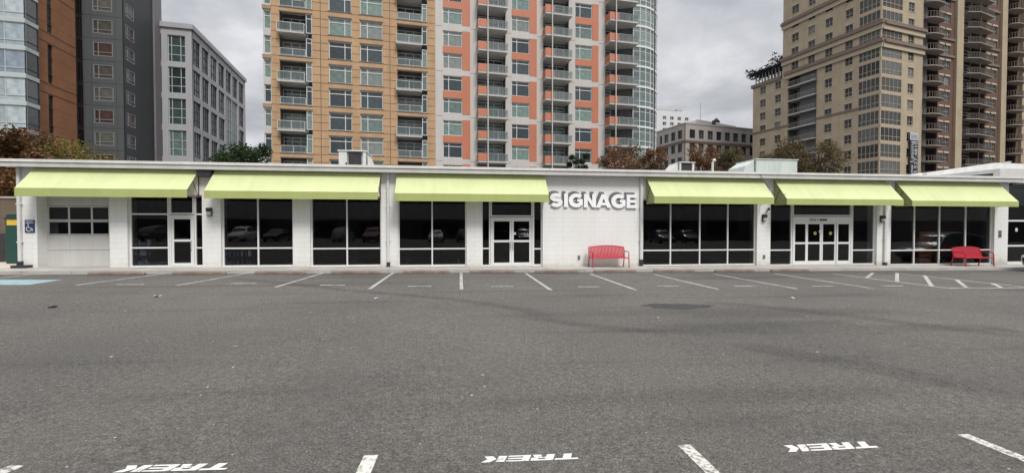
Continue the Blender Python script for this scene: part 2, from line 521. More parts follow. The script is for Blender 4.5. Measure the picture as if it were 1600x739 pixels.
# long soft tyre stains crossing the lot
def stain(name, k):
    m, t, b = newmat(name)
    at = N(t, 'ShaderNodeAttribute', attribute_name='fade')
    n = ramp(t, noise(t, 1.7, 5, .65, objco(t)), [(.3, .25), (.65, 1.0)])
    fac = mth(t, 'MULTIPLY', mth(t, 'MULTIPLY', at.outputs['Fac'], n), k)
    b.inputs['Base Color'].default_value = (.03, .03, .03, 1); b.inputs['Roughness'].default_value = .85; b.inputs['Specular IOR Level'].default_value = .2
    tr = N(t, 'ShaderNodeBsdfTransparent'); mx = N(t, 'ShaderNodeMixShader')
    t.links.new(fac, mx.inputs[0]); t.links.new(tr.outputs[0], mx.inputs[1]); t.links.new(b.outputs[0], mx.inputs[2])
    t.links.new(mx.outputs[0], t.nodes['Material Output'].inputs[0])
    return m
M_stain = stain('tyre_stain', .20)
def track(px, w):
    P = [at_g(*p) for p in px]
    C_ = []
    for i in range(len(P)-1):                          # smooth the line
        p0, p1, p2, p3 = P[max(i-1, 0)], P[i], P[i+1], P[min(i+2, len(P)-1)]
        for k in range(8):
            t = k/8
            C_.append(.5*((2*p1)+(p2-p0)*t+(2*p0-5*p1+4*p2-p3)*t*t+(3*p1-p0-3*p2+p3)*t**3))
    C_.append(P[-1])
    m = MB(); fd = []
    prof = [(-1, 0), (-.5, .8), (0, 1), (.5, .8), (1, 0)]
    for i, c in enumerate(C_):
        d = (C_[min(i+1, len(C_)-1)]-C_[max(i-1, 0)]).normalized(); n_ = Vector((-d.y, d.x, 0))
        e = min(1, i/6, (len(C_)-1-i)/6)
        for f, a in prof:
            q = c+n_*f*w*.5; m.v.append((q.x, q.y, g(q.x)+.0015)); fd.append(a*e)
    for i in range(len(C_)-1):
        for k in range(4): m.f.append((i*5+k, i*5+k+1, (i+1)*5+k+1, (i+1)*5+k))
    o = m.build('tyre_stain', M_stain); o['kind'] = 'structure'
    at = o.data.attributes.new('fade', 'FLOAT', 'POINT'); at.data.foreach_set('value', fd)
for px, w in (([(330,433),(430,441),(550,454),(690,466),(800,481),(900,505)], .55), ([(1080,470),(1180,478),(1300,490),(1500,515),(1640,524)], .7),
              ([(1130,535),(1225,550),(1420,585),(1640,628)], .8), ([(800,492),(900,506),(1040,519),(1240,518)], .5)):
    track(px, w)

# stencilled word, painted for someone standing at the shop side: upside down from here
LT = {'T': [[(0,.76),(1,.76),(1,1),(0,1)], [(.33,0),(.68,0),(.68,.755),(.33,.755)]],
      'R': [[(0,0),(.36,0),(.36,1),(0,1)], [(.365,.78),(.98,.78),(1,.95),(.92,1),(.365,1)], [(.68,.48),(1,.56),(1,.775),(.70,.775)],
            [(.365,.42),(.66,.42),(.99,.50),(.675,.475),(.66,.60),(.365,.60)], [(.52,.415),(.62,0),(1,0),(.86,.44)]],
      'E': [[(0,0),(.32,0),(.32,1),(0,1)], [(.325,.80),(1,.80),(1,1),(.325,1)], [(.325,.40),(.96,.40),(.96,.60),(.325,.60)], [(.325,0),(1,0),(1,.20),(.325,.20)]],
      'K': [[(0,0),(.36,0),(.36,1),(0,1)], [(.40,.52),(.62,1),(1.0,1),(.78,.52)], [(.40,.515),(.62,0),(1.0,0),(.78,.515)]]}
def stencil(kx, tr_px, h_px, label):
    """kx: pixel of the K end of the base line (far side), tr_px: far T end, h_px: a pixel at the cap line"""
    A = at_g(*tr_px); B = at_g(*kx); Cc = at_g(*h_px)
    dx = (B - A); W = dx.length; dx.normalize()
    up = Vector((dx.y, -dx.x, 0))
    if up.y > 0: up = -up
    Hh = abs((Cc - A).dot(up))
    root = thing('stencilled_word', (A.x, A.y, g(A.x)), label, 'painted word', 'stencilled words along the near row of bays')
    xs = [0.0, .262, .512, .762]; wd = [.245, .235, .235, .238]
    for ch, x, w in zip('TREK', xs, wd):
        mb = MB()
        for q in LT[ch]:
            vs = []
            for px, py in q:
                p = A + dx*((x + px*w)*W) + up*(py*Hh) + dx*(py*Hh*0.38)
                vs.append((p.x, p.y, g(p.x)+.004))
            mb.add(vs, [tuple(range(len(vs)))])
        mb.build('painted_letter', M_letter, root)
stencil((757,713.5), (905.5,708.0), (905,717), 'white stencilled word TREK upside down, between the two middle white bay lines')
stencil((1224,696), (1361,689.2), (1366,699.5), 'white stencilled word TREK upside down, left of the rightmost white bay line')
stencil((199,727.5), (370,723.2), (361,733.5), 'white stencilled word TREK upside down, at lower left and cut by the photo edge')

# ------------------------------------------------------------------ the low shop building
def X(u, v=360): return at_y(u, v, YW).x
def Z(u, v): return at_y(u, v, YW).z
XL, XR = X(30), X(1575)
ZTOP, ZF0, ZF1 = 4.06, 3.97, 4.24
ZOP = 3.02                                   # head of the openings, behind the awnings
def base(u): return g(X(u)) + .12
store = thing('shop_building', ((XL+XR)/2, YW, g((XL+XR)/2)), 'long low white painted block shop building with dark shop windows and flat roof', 'building')
OPN = [('garage',58,171), ('a',199,316), ('b',345,457.5), ('c',484.5,595.5), ('d',621.5,729), ('e',752.5,848), ('f',1005,1183), ('g',1204,1370.5), ('h',1392,1554)]
wl = MB(); T_ = .24
edges = [XL]
for nme, a, b in OPN: edges += [X(a), X(b)]
edges.append(XR)
for i in range(0, len(edges), 2):            # piers
    a, b = edges[i], edges[i+1]
    zb = min(g(a), g(b))
    wl.box(a, b, YW, YW+.5, zb, ZOP)
wl.box(XL, XR, YW, YW+.5, ZOP, ZTOP)         # lintel band
wl.box(XL, XL+.24, YW+.5, YW+15, g(XL)-.05, ZTOP)
wl.box(XR-.24, XR, YW+.5, YW+15, g(XR)-.05, ZTOP)
wl.box(XL+.24, XR-.24, YW+14.76, YW+15, g(XR)-.05, ZTOP)
for nme, a, b in OPN:                        # low curb under each glazed opening
    if nme == 'garage': continue
    wl.box(X(a), X(b), YW+.06, YW+.42, g(X(b))-.02, g(X(a))+.125)
wl.build('wall', M_block, store)
rf = MB(); rf.box(XL-.3, XR+.25, YW-.28, YW+15.2, ZTOP+.005, ZF1-.06)
M_roof = plain('roof_membrane', (0.4, 0.4, 0.39), 0.85, var=0.15, scale=0.6)
rf.build('roof', M_roof, store)
fa = MB()
fx0, fx1 = X(14), XR+.32
fa.box(fx0, fx1, YW-.36, YW-.285, ZF0, ZF1-.10)
fa.box(fx0, fx1, YW-.285, YW-.003, ZF0+.01, ZF0+.05)
k = 0
fa.build('fascia', M_fascia, store)
cp = MB()
n = 13
for i in range(n):
    a = fx0 + (fx1-fx0)*i/n; b = fx0 + (fx1-fx0)*(i+1)/n - .006
    cp.box(a, b, YW-.40, YW-.10, ZF1-.10, ZF1)
cp.build('coping', M_coping, store)
# the dim shop rooms behind the glass
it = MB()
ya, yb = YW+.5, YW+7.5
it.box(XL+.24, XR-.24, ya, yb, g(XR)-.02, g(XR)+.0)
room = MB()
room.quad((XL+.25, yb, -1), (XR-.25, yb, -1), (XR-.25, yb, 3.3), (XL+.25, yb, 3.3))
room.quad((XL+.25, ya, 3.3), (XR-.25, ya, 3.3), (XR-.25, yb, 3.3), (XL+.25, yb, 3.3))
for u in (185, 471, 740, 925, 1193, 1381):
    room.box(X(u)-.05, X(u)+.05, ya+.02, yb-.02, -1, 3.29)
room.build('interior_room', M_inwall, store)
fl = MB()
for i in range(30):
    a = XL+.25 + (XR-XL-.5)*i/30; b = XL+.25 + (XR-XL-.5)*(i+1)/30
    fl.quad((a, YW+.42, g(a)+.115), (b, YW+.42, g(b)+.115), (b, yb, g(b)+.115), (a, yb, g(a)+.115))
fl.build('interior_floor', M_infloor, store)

GY = YW + .12                                # front of the glazing frames
def glazing(name, ux, zs, parent, bw=.055, skip=(), dep=.11):
    """frame of upright bars at the columns ux (pixels) and rails at zs, with the panes between"""
    xs = [X(u) for u in ux]
    m = MB()
    z0, z1 = zs[0], zs[-1]
    for i, x in enumerate(xs):
        off = bw/2 if i == 0 else (-bw/2 if i == len(xs)-1 else 0)
        m.box(x+off-bw/2, x+off+bw/2, GY, GY+dep, z0, z1)
    p = MB()
    for i in range(len(xs)-1):
        a = xs[i] + (bw if i == 0 else bw/2); b = xs[i+1] - (bw if i+1 == len(xs)-1 else bw/2)
        rails = [z for z in zs if (i, round(z, 3)) not in skip]
        for j, z in enumerate(rails):
            off = bw/2 if j == 0 else (-bw/2 if j == len(rails)-1 else 0)
            m.box(a, b, GY+.004, GY+dep-.004, z+off-bw/2, z+off+bw/2)
        for j in range(len(rails)-1):
            p.quad((a, GY+.05, rails[j]), (b, GY+.05, rails[j]), (b, GY+.05, rails[j+1]), (a, GY+.05, rails[j+1]))
    f = m.build(name, M_frame, parent, bev=.006)
    p.build('pane', M_glass, f, fix=False)
    return f
def zr(u, v): return round(Z(u, v), 3)
def wz(ua, ub, v): return round(Z((ua+ub)/2, v), 3)
def zb(ua, ub): return round((g(X(ua))+g(X(ub)))/2 + .125, 3)
glazing('window', [345,401,457.5], [zb(345,457), wz(345,457,388), ZOP], store)
glazing('window', [484.5,541,595.5], [zb(484,595), wz(484,595,388.5), ZOP], store)
glazing('window', [621.5,675,729], [zb(621,729), wz(621,729,389), ZOP], store)
glazing('window', [1005,1050,1096,1140,1183], [zb(1005,1183), wz(1005,1183,391), ZOP], store)
glazing('window', [1392,1433,1472.5,1513.5,1554], [zb(1392,1554), wz(1392,1554,391), ZOP], store)
# shop front with a single door (left)
b1 = zb(199,316); t1 = wz(199,316,334.5)
glazing('window', [199,261], [b1, wz(199,261,387.5), t1, ZOP], store)
glazing('window', [301,316], [b1, wz(301,316,387.5), t1, ZOP], store)
glazing('window', [261.6,300.4], [t1, ZOP], store)
# shop front with a pair of doors
b2 = zb(752,848); t2 = wz(752,848,338.5)
glazing('window', [752.5,766.5], [b2, wz(753,767,388.5), ZOP], store)
glazing('window', [833.5,848], [b2, wz(834,848,389), ZOP], store)
glazing('window', [767,833], [t2, ZOP], store)
# shop front with sliding doors
b3 = zb(1204,1370); t3 = wz(1204,1370,337.5)
glazing('window', [1204,1241], [b3, wz(1204,1241,391), ZOP], store)
glazing('window', [1335,1370.5], [b3, wz(1335,1370,391), ZOP], store)
glazing('window', [1241.6,1334.4], [t3, ZOP], store)
def leaf(x0, x1, z0, z1, midz, parent, st=.085, y=0.02, handle=None, closer=False, bottom=.11):
    m = MB()
    Y0, Y1 = GY+y, GY+y+.05
    m.box(x0, x0+st, Y0, Y1, z0, z1); m.box(x1-st, x1, Y0, Y1, z0, z1)
    m.box(x0+st, x1-st, Y0+.002, Y1-.002, z0, z0+bottom); m.box(x0+st, x1-st, Y0+.002, Y1-.002, z1-.09, z1)
    m.box(x0+st, x1-st, Y0+.002, Y1-.002, midz-.045, midz+.045)
    d = m.build('door', M_frame, parent, bev=.005)
    p = MB()
    p.quad((x0+st, Y0+.025, z0+bottom), (x1-st, Y0+.025, z0+bottom), (x1-st, Y0+.025, midz-.045), (x0+st, Y0+.025, midz-.045))
    p.quad((x0+st, Y0+.025, midz+.045), (x1-st, Y0+.025, midz+.045), (x1-st, Y0+.025, z1-.09), (x0+st, Y0+.025, z1-.09))
    p.build('pane', M_glass, d, fix=False)
    if handle is not None:
        h = MB()
        h.tube([(handle, Y0, midz-.02), (handle, Y0-.06, midz-.04), (handle, Y0-.06, midz-.34), (handle, Y0, midz-.36)], .014, 6)
        h.build('handle', M_steel, d)
    return d
def dframe(u0, u1, z0, z1, parent, head=.07, jamb=.05):
    m = MB(); a, b = X(u0), X(u1)
    m.box(a, a+jamb, GY-.012, GY+.115, z0, z1); m.box(b-jamb, b, GY-.012, GY+.115, z0, z1)
    m.box(a+jamb, b-jamb, GY-.010, GY+.113, z1-head, z1)
    m.box(a+jamb, b-jamb, GY-.010, GY+.113, z0-.02, z0+.02)
    return m.build('door_frame', M_frame, parent, bev=.004), a+jamb+.004, b-jamb-.004, z1-head-.004
f, a, b, t = dframe(261.6, 300.4, b1, t1-.03, store)
leaf(a, b, b1+.03, t, wz(262,300,376), store, handle=b-.05)
f, a, b, t = dframe(767, 833, b2, t2-.03, store)
mid = (a+b)/2
leaf(a, mid-.004, b2+.03, t, wz(768,833,377), store, handle=mid-.05)
leaf(mid+.004, b, b2+.03, t, wz(768,833,377), store, handle=mid+.05)
zhead = wz(1241,1335,347)
f, a, b, t = dframe(1241.6, 1334.4, b3, t3-.03, store, head=t3-.03-zhead)
q = [a, X(1264.5), X(1288), X(1311), b]
for i in range(4):
    leaf(q[i]+.006, q[i+1]-.006, b3+.03, t, wz(1241,1334,380), store, st=.07, y=.035 if i in (1, 2) else .0, bottom=.17)
# roller garage door in a recess
GD = YW + .42
gdx0, gdx1 = X(58)+.02, X(171)-.003
zb0 = g(X(120))+.10
ga = MB()
us = [71, 108, 143.7, 171]
def XD(u): return at_y(u, 360, GD).x
zz_ = [zb0, at_y(120, 391, GD).z, at_y(120, 367.5, GD).z, at_y(120, 345, GD).z, at_y(120, 322, GD).z, ZOP]
x0_, x1_ = gdx0 - .02, gdx1
for j in range(5):
    zA, zB = zz_[j]+.006, zz_[j+1]-.006
    if j in (0, 1, 4):
        ga.box(x0_, x1_, GD, GD+.05, zA, zB)
        for u in (71, 108, 143.7, 171):
            x = min(max(XD(u), x0_+.03), x1_-.03)
            ga.box(x-.03, x+.03, GD-.008, GD-.001, zA+.02, zB-.02)
    else:
        ga.box(x0_, x1_, GD, GD+.05, zA, zA+.045); ga.box(x0_, x1_, GD, GD+.05, zB-.045, zB)
        for u in (71, 108, 143.7, 171):
            x = min(max(XD(u), x0_+.03), x1_-.03)
            ga.box(x-.03, x+.03, GD+.001, GD+.049, zA+.046, zB-.046)
gdoor = ga.build('garage_door', M_door, store, bev=.004)
pn = MB()
for j in (2, 3): pn.quad((x0_, GD+.025, zz_[j]+.05), (x1_, GD+.025, zz_[j]+.05), (x1_, GD+.025, zz_[j+1]-.05), (x0_, GD+.025, zz_[j+1]-.05))
pn.build('pane', M_glass, gdoor, fix=False)
sl_ = MB(); sl_.box(X(58), X(171), YW+.02, YW+.52, g(X(171))-.02, g(X(58))+.118); sl_.build('threshold', M_conc, store)
# rain pipes
for u, zlo in ((33, .3), (607, .25), (1001, .35), (1381.5, .2)):
    x = X(u); m = MB()
    m.box(x-.05, x+.05, YW-.10, YW-.012, g(x)+zlo, ZF0)
    dp = m.build('downspout', M_pipe, store, bev=.008)
    for zz2 in (1.2, 2.6):
        m = MB(); m.box(x-.08, x+.08, YW-.106, YW-.003, zz2, zz2+.04); m.build('bracket', M_pipe, dp)
    m = MB(); m.box(x-.065, x+.065, YW-.13, YW-.01, g(x)+.13, g(x)+zlo+.06); m.build('drain_boot', M_dark, dp)
m = MB(); x = X(325); m.box(x-.24, x+.26, YW-.28, YW-.005, Z(325, 277), Z(325, 266)-.02); m.build('scupper_box', M_dark, store)
m = MB(); x = X(33); m.box(x-.12, x+.36, YW-.30, YW-.005, g(x)+.125, g(x)+.22); m.build('splash_block', M_dark, store)

# ------------------------------------------------------------------ awnings
AD = .82
def awning(uL, uR, vtop, ufl, vfold, vbot, label):
    xl, xr = X(uL), X(uR)
    zt = Z((uL+uR)/2, vtop)
    um = (uL+uR)/2
    zf = at_y(um, vfold, YW-AD).z; zbt = at_y(um, vbot, YW-AD).z
    root = thing('awning', ((xl+xr)/2, YW, zbt), label, 'awning', 'lime green awnings over the shop windows')
    y0, y1 = YW-.02, YW-AD
    m = MB()
    n = 40
    def prof(t, i):                                   # slight belly between the ribs
        y = y0 + (y1-y0)*t; z = zt + (zf-zt)*t
        return y, z - .018*sin(pi*t)*(0.8+0.2*sin(i*.37))
    for i in range(n):
        a = xl+(xr-xl)*i/n; b = xl+(xr-xl)*(i+1)/n
        for k in range(6):
            ya_, za_ = prof(k/6, i); yb_, zb_ = prof((k+1)/6, i)
            yc_, zc_ = prof(k/6, i+1); yd_, zd_ = prof((k+1)/6, i+1)
            m.quad((a, ya_, za_), (a, yb_, zb_), (b, yd_, zd_), (b, yc_, zc_))
    m.build('canopy', M_awn, root, smooth=True, fix=False)
    v = MB()
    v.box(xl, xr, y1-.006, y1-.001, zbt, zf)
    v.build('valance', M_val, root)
    if uL > 900:                                      # cloth closes the ends of these
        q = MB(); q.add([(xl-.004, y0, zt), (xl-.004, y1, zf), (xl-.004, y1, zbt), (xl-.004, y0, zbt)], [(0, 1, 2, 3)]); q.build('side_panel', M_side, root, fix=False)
        q = MB(); q.tube([(xl-.012, y0, zbt), (xl-.012, (y0+y1)/2, (zt+zf)/2)], .012, 5); q.build('brace', M_redframe, root)
    fm = MB()
    for x in (xl+.03, xr-.03):
        fm.tube([(x, y0, zt-.05), (x, y1+.03, zf-.04), (x, y1+.03, zbt+.05), (x, y0, zbt+.05)], .018, 6)
        fm.tube([(x, y0, zbt+.05), (x, (y0+y1)/2, (zt+zf)/2-.06)], .014, 6)
        fm.tube([(x, y0, zt-.05), (x, y0, zbt+.05)], .018, 6)
    fm.tube([(xl+.03, y1+.03, zbt+.04), (xr-.03, y1+.03, zbt+.04)], .018, 6)
    fm.tube([(xl+.03, y1+.03, zf-.04), (xr-.03, y1+.03, zf-.04)], .018, 6)
    k = max(2, int((xr-xl)/2))
    for i in range(1, k):
        x = xl+(xr-xl)*i/k
        fm.tube([(x, y0, zt-.06), (x, y1+.03, zf-.05)], .015, 6)
    fm.build('frame', M_redframe, root)
awning(58, 313, 262.5, 29, 295, 308, 'long lime green awning over the garage door and the single glass door')
awning(338, 596, 267.5, 324, 299.3, 311, 'long lime green awning over two plain shop windows, right of the leftmost wall lamp')
awning(621, 851, 272, 616, 303, 315, 'lime green awning left of the wall lettering, over the pair of glass doors')
awning(1009, 1189, 278.5, 1018, 307.5, 318.5, 'lime green awning right of the wall lettering, over the four-part shop window')
awning(1208, 1384, 282, 1225, 311, 320.5, 'lime green awning over the sliding doors')
awning(1397, 1558, 285, 1421, 314, 322.5, 'rightmost lime green awning, over the window behind the right red bench')

# ------------------------------------------------------------------ wall lettering
def arc(cx, cy, rx, ry, a0, a1, n=18): return [(cx+rx*cos(radians(a0+(a1-a0)*i/n)), cy+ry*sin(radians(a0+(a1-a0)*i/n))) for i in range(n+1)]
def stroke(pts, w):
    L, Rr = [], []
    for i, p in enumerate(pts):
        a = pts[max(i-1, 0)]; b = pts[min(i+1, len(pts)-1)]
        d = hypot(b[0]-a[0], b[1]-a[1]) or 1
        nx, ny = -(b[1]-a[1])/d, (b[0]-a[0])/d
        L.append((p[0]+nx*w, p[1]+ny*w)); Rr.append((p[0]-nx*w, p[1]-ny*w))
    return [[L[i], L[i+1], Rr[i+1], Rr[i]] for i in range(len(pts)-1)]
def rect(a, b, c, d): return [[(a, c), (b, c), (b, d), (a, d)]]
GL = {
 'S': [(p, 0) for p in stroke(arc(.5,.70,.33,.175,28,270,20) + arc(.5,.325,.335,.2,90,-155,20)[1:], .145)],
 'I': [(p, 0) for p in rect(0,1,0,1)],
 'G': [(p, 0) for p in stroke(arc(.53,.5,.40,.375,42,325,24), .145)] + [(rect(.58,.98,.40,.60)[0], .003), (rect(.74,.979,.13,.42)[0], .006)],
 'N': [(p, 0) for p in rect(0,.31,0,1) + rect(.69,1,0,1)] + [([(.002,.998),(.30,.998),(.998,.002),(.70,.002)], .003)],
 'A': [([(0,0),(.27,0),(.5,.68),(.5,1),(.36,1)], 0), ([(1,0),(.73,0),(.5,.68),(.5,1),(.64,1)], 0), ([(.26,.17),(.74,.17),(.68,.37),(.32,.37)], .003)],
 'E': [(rect(0,.34,0,1)[0], 0)] + [(p[0], .003) for p in (rect(.1,1,.77,.998), rect(.1,.94,.39,.61), rect(.1,1,.002,.23))],
}
M_white = plain('white_sign_face', (0.9, 0.9, 0.9), 0.4, var=0.02)
M_grey = plain('grey_sign_back', (0.15, 0.15, 0.155), 0.6, var=0.08)
sc_ = at_y(925, 325, YW)
sign = thing('wall_lettering', (sc_.x, YW-.1, sc_.z), 'raised white letters reading SIGNAGE with offset grey letters behind, on the white wall', 'sign')
SY = YW - .08
def sx_(u): return at_y(u, 315, SY).x
for ch, u0, u1 in (('S',859,879.5),('I',881.5,887.5),('G',889,911),('N',912.5,931.3),('A',931.5,955.3),('G',955.5,977.8),('E',979.2,995.2)):
    a, b = sx_(u0), sx_(u1)
    um = (u0+u1)/2
    tl = (um-860)/135
    z1_ = at_y(um, 302.0+2.4*tl, SY).z; z0_ = at_y(um, 323.0+2.4*tl, SY).z
    m = MB()
    for poly, e in GL[ch]:
        m.prism([(a+(b-a)*p, z0_+(z1_-z0_)*q) for p, q in poly], SY-e, SY+.028)
    L = m.build('letter', M_white, sign)
    m = MB()
    ox, oz = -.095, .10
    for poly, e in GL[ch]:
        m.prism([(a+ox+(b-a)*p, z0_+oz+(z1_-z0_)*q) for p, q in poly], YW-.03-e, YW-.008)
    m.build('shadow_letter', M_grey, L)
# ------------------------------------------------------------------ text helper (signs)
def text_mesh(body, size, mat, name, parent, M, depth=.004, align='LEFT'):
    cu = bpy.data.curves.new(name, 'FONT')
    cu.body = body; cu.size = size; cu.extrude = depth; cu.align_x = align; cu.resolution_u = 3
    o = bpy.data.objects.new(name, cu); COL.objects.link(o)
    dg = bpy.context.evaluated_depsgraph_get()
    me = bpy.data.meshes.new_from_object(o.evaluated_get(dg))
    bpy.data.objects.remove(o)
    if parent: M = wm(parent).inverted() @ M
    me.transform(M)
    me.materials.clear(); me.materials.append(mat)
    return link(name, me, parent)
WALLM = Matrix(((1,0,0,0),(0,0,-1,0),(0,1,0,0),(0,0,0,1)))   # text faces -Y
M_black = plain('black_vinyl', (0.015, 0.015, 0.016), 0.5)
zn = wz(1241,1335,346)
xn = X(1267)
num = thing('house_number', (X(1280), GY-.03, zn), 'black number 3924 with a black bar on the white header of the sliding doors', 'number sign')
text_mesh('3924 S', .17, M_black, 'digits', num, Matrix.Translation((xn, GY-.018, zn+.02)) @ WALLM)
m = MB(); m.box(X(1283), X(1295), GY-.018, GY-.013, zn+.035, zn+.115); m.build('bar', M_black, num)
# stickers on the sliding doors
M_yel = plain('yellow_sticker', (0.6, 0.5, 0.12), 0.5)
M_note = plain('white_paper', (0.6, 0.6, 0.6), 0.7)
for i, (u, lab) in enumerate(((1273.5, 'left round yellow sticker, on the left sliding door leaf'), (1297.5, 'right round yellow sticker, on the right sliding door leaf'))):
    p = at_y(u, 364.5, GY+.055); m = MB()
    m.prism([(p.x+.075*cos(2*pi*k/20), p.z+.075*sin(2*pi*k/20)) for k in range(20)], GY+.048, GY+.052)
    o = at_base(m, 'sticker', M_yel); tag(o, lab, 'sticker', 'round yellow stickers on the sliding doors')
    m = MB(); m.box(p.x-.035, p.x+.035, GY+.044, GY+.047, p.z-.02, p.z+.02); m.build('sticker_print', M_black, o)
p = at_y(1281, 361.5, GY+.05); m = MB(); m.box(p.x-.045, p.x+.045, GY+.048, GY+.052, p.z-.06, p.z+.06)
tag(at_base(m, 'paper_notice', M_note), 'small white paper notice beside the left yellow sticker on the sliding door', 'notice')
p = at_y(801.5, 365, GY+.05); m = MB(); m.box(p.x+.03, p.x+.13, GY+.035, GY+.04, p.z-.05, p.z+.06)
tag(at_base(m, 'paper_notice', M_note), 'small white paper notice on the right leaf of the double glass doors', 'notice')

# ------------------------------------------------------------------ lamps, cameras and boxes on the wall
M_lens = plain('frosted_lens', (0.45, 0.45, 0.43), 0.3)
for u, v, lab in ((327, 331, 'black box wall lamp on the white pier between the first two awnings'),
                  (1194.5, 340.5, 'black box wall lamp on the pier left of the sliding doors'),
                  (1379, 342, 'black box wall lamp on the pier right of the sliding doors')):
    p = at_y(u, v, YW-.06)
    r = thing('wall_lamp', (p.x, YW, p.z-.15), lab, 'wall lamp', 'box lamps on the shop piers')
    m = MB(); m.box(p.x-.09, p.x+.09, YW-.05, YW-.004, p.z-.16, p.z+.16)
    m.prism([(p.x-.085, p.z+.02), (p.x+.085, p.z+.02), (p.x+.085, p.z+.15), (p.x-.085, p.z+.15)], YW-.16, YW-.051)
    m.build('housing', M_dark, r, bev=.01)
    m = MB(); m.box(p.x-.075, p.x+.075, YW-.13, YW-.052, p.z-.13, p.z+.018); m.build('lens', M_lens, r, bev=.01)
p = at_y(1201, 327, YW-.1)
r = thing('security_camera', (p.x, YW, p.z), 'small dark bullet camera high on the pier left of the sliding doors', 'camera')
m = MB(); m.tube([(p.x, YW-.004, p.z), (p.x, YW-.1, p.z)], .02, 8); m.build('mount', M_dark, r)
m = MB(); m.tube([(p.x+.05, YW-.06, p.z+.03), (p.x-.08, YW-.22, p.z-.02)], .05, 10); m.build('camera_body', M_dark, r)
M_greybox = plain('grey_outlet_cover', (0.16, 0.16, 0.155), 0.5)
for u, v, lab in ((904.5, 402, 'small grey outlet cover low on the white wall left of the red bench'), (1193.5, 401, 'small grey outlet cover low on the pier left of the sliding doors')):
    p = at_y(u, v, YW)
    m = MB(); m.box(p.x-.05, p.x+.05, YW-.045, YW-.004, p.z-.08, p.z+.08)
    o = at_base(m, 'outlet_cover', M_greybox, bev=.008); tag(o, lab, 'outlet', 'outlet covers on the shop wall')
p = at_y(1562, 365, YW)
r = thing('intercom', (p.x, YW, p.z-.2), 'pale intercom plate on the white pier at the right end of the shop', 'intercom')
m = MB(); m.box(p.x-.09, p.x+.09, YW-.02, YW-.004, p.z-.18, p.z+.16); m.build('plate', M_steel, r)
m = MB(); m.box(p.x-.06, p.x+.06, YW-.035, YW-.021, p.z-.15, p.z-.11); m.build('button', M_dark, r)
# accessible parking sign
p = at_y(46, 353.5, YW-.03)
r = thing('accessible_parking_sign', (p.x, YW, p.z-.3), 'blue accessible parking sign on the leftmost white pier', 'sign')
M_sblue = plain('sign_blue', (0.025, 0.04, 0.11), 0.4)
M_swhite = plain('sign_white', (0.46, 0.48, 0.52), 0.4)
hw, hh = .155, .235
m = MB(); m.box(p.x-hw, p.x+hw, YW-.03, YW-.004, p.z-hh, p.z+hh); m.build('plate', M_sblue, r)
m = MB()
m.box(p.x-hw+.02, p.x+hw-.02, YW-.034, YW-.031, p.z+.11, p.z+.14); m.box(p.x-hw+.04, p.x+hw-.04, YW-.034, YW-.031, p.z+.17, p.z+.20)
cx, cz = p.x-.01, p.z-.09
for poly in stroke(arc(cx-.01, cz-.01, .085, .085, 120, 360, 14), .018): m.prism(poly, YW-.034, YW-.031)
m.prism([(cx-.03+.03*cos(t*pi/5), cz+.16+.03*sin(t*pi/5)) for t in range(10)], YW-.034, YW-.031)
for poly in stroke([(cx-.03,cz+.12),(cx-.02,cz+.03)], .02) + stroke([(cx-.02,cz+.028),(cx+.07,cz+.028)], .017) + stroke([(cx+.075,cz+.03),(cx+.12,cz-.09)], .018): m.prism(poly, YW-.0345, YW-.031)
m.build('symbol', M_swhite, r)
# slack cable from the fascia
m = MB()
A_, B_ = Vector((X(1178), YW-.38, ZF1-.10)), Vector((X(1206), YW-.86, Z(1206, 306)))
pts = [A_.lerp(B_, i/12) + Vector((0, 0, -.35*sin(pi*i/12))) for i in range(13)]
m.tube(pts, .012, 5)
tag(at_base(m, 'cable', M_dark), 'thin black cable hanging from the fascia over the end of a lime awning', 'cable')

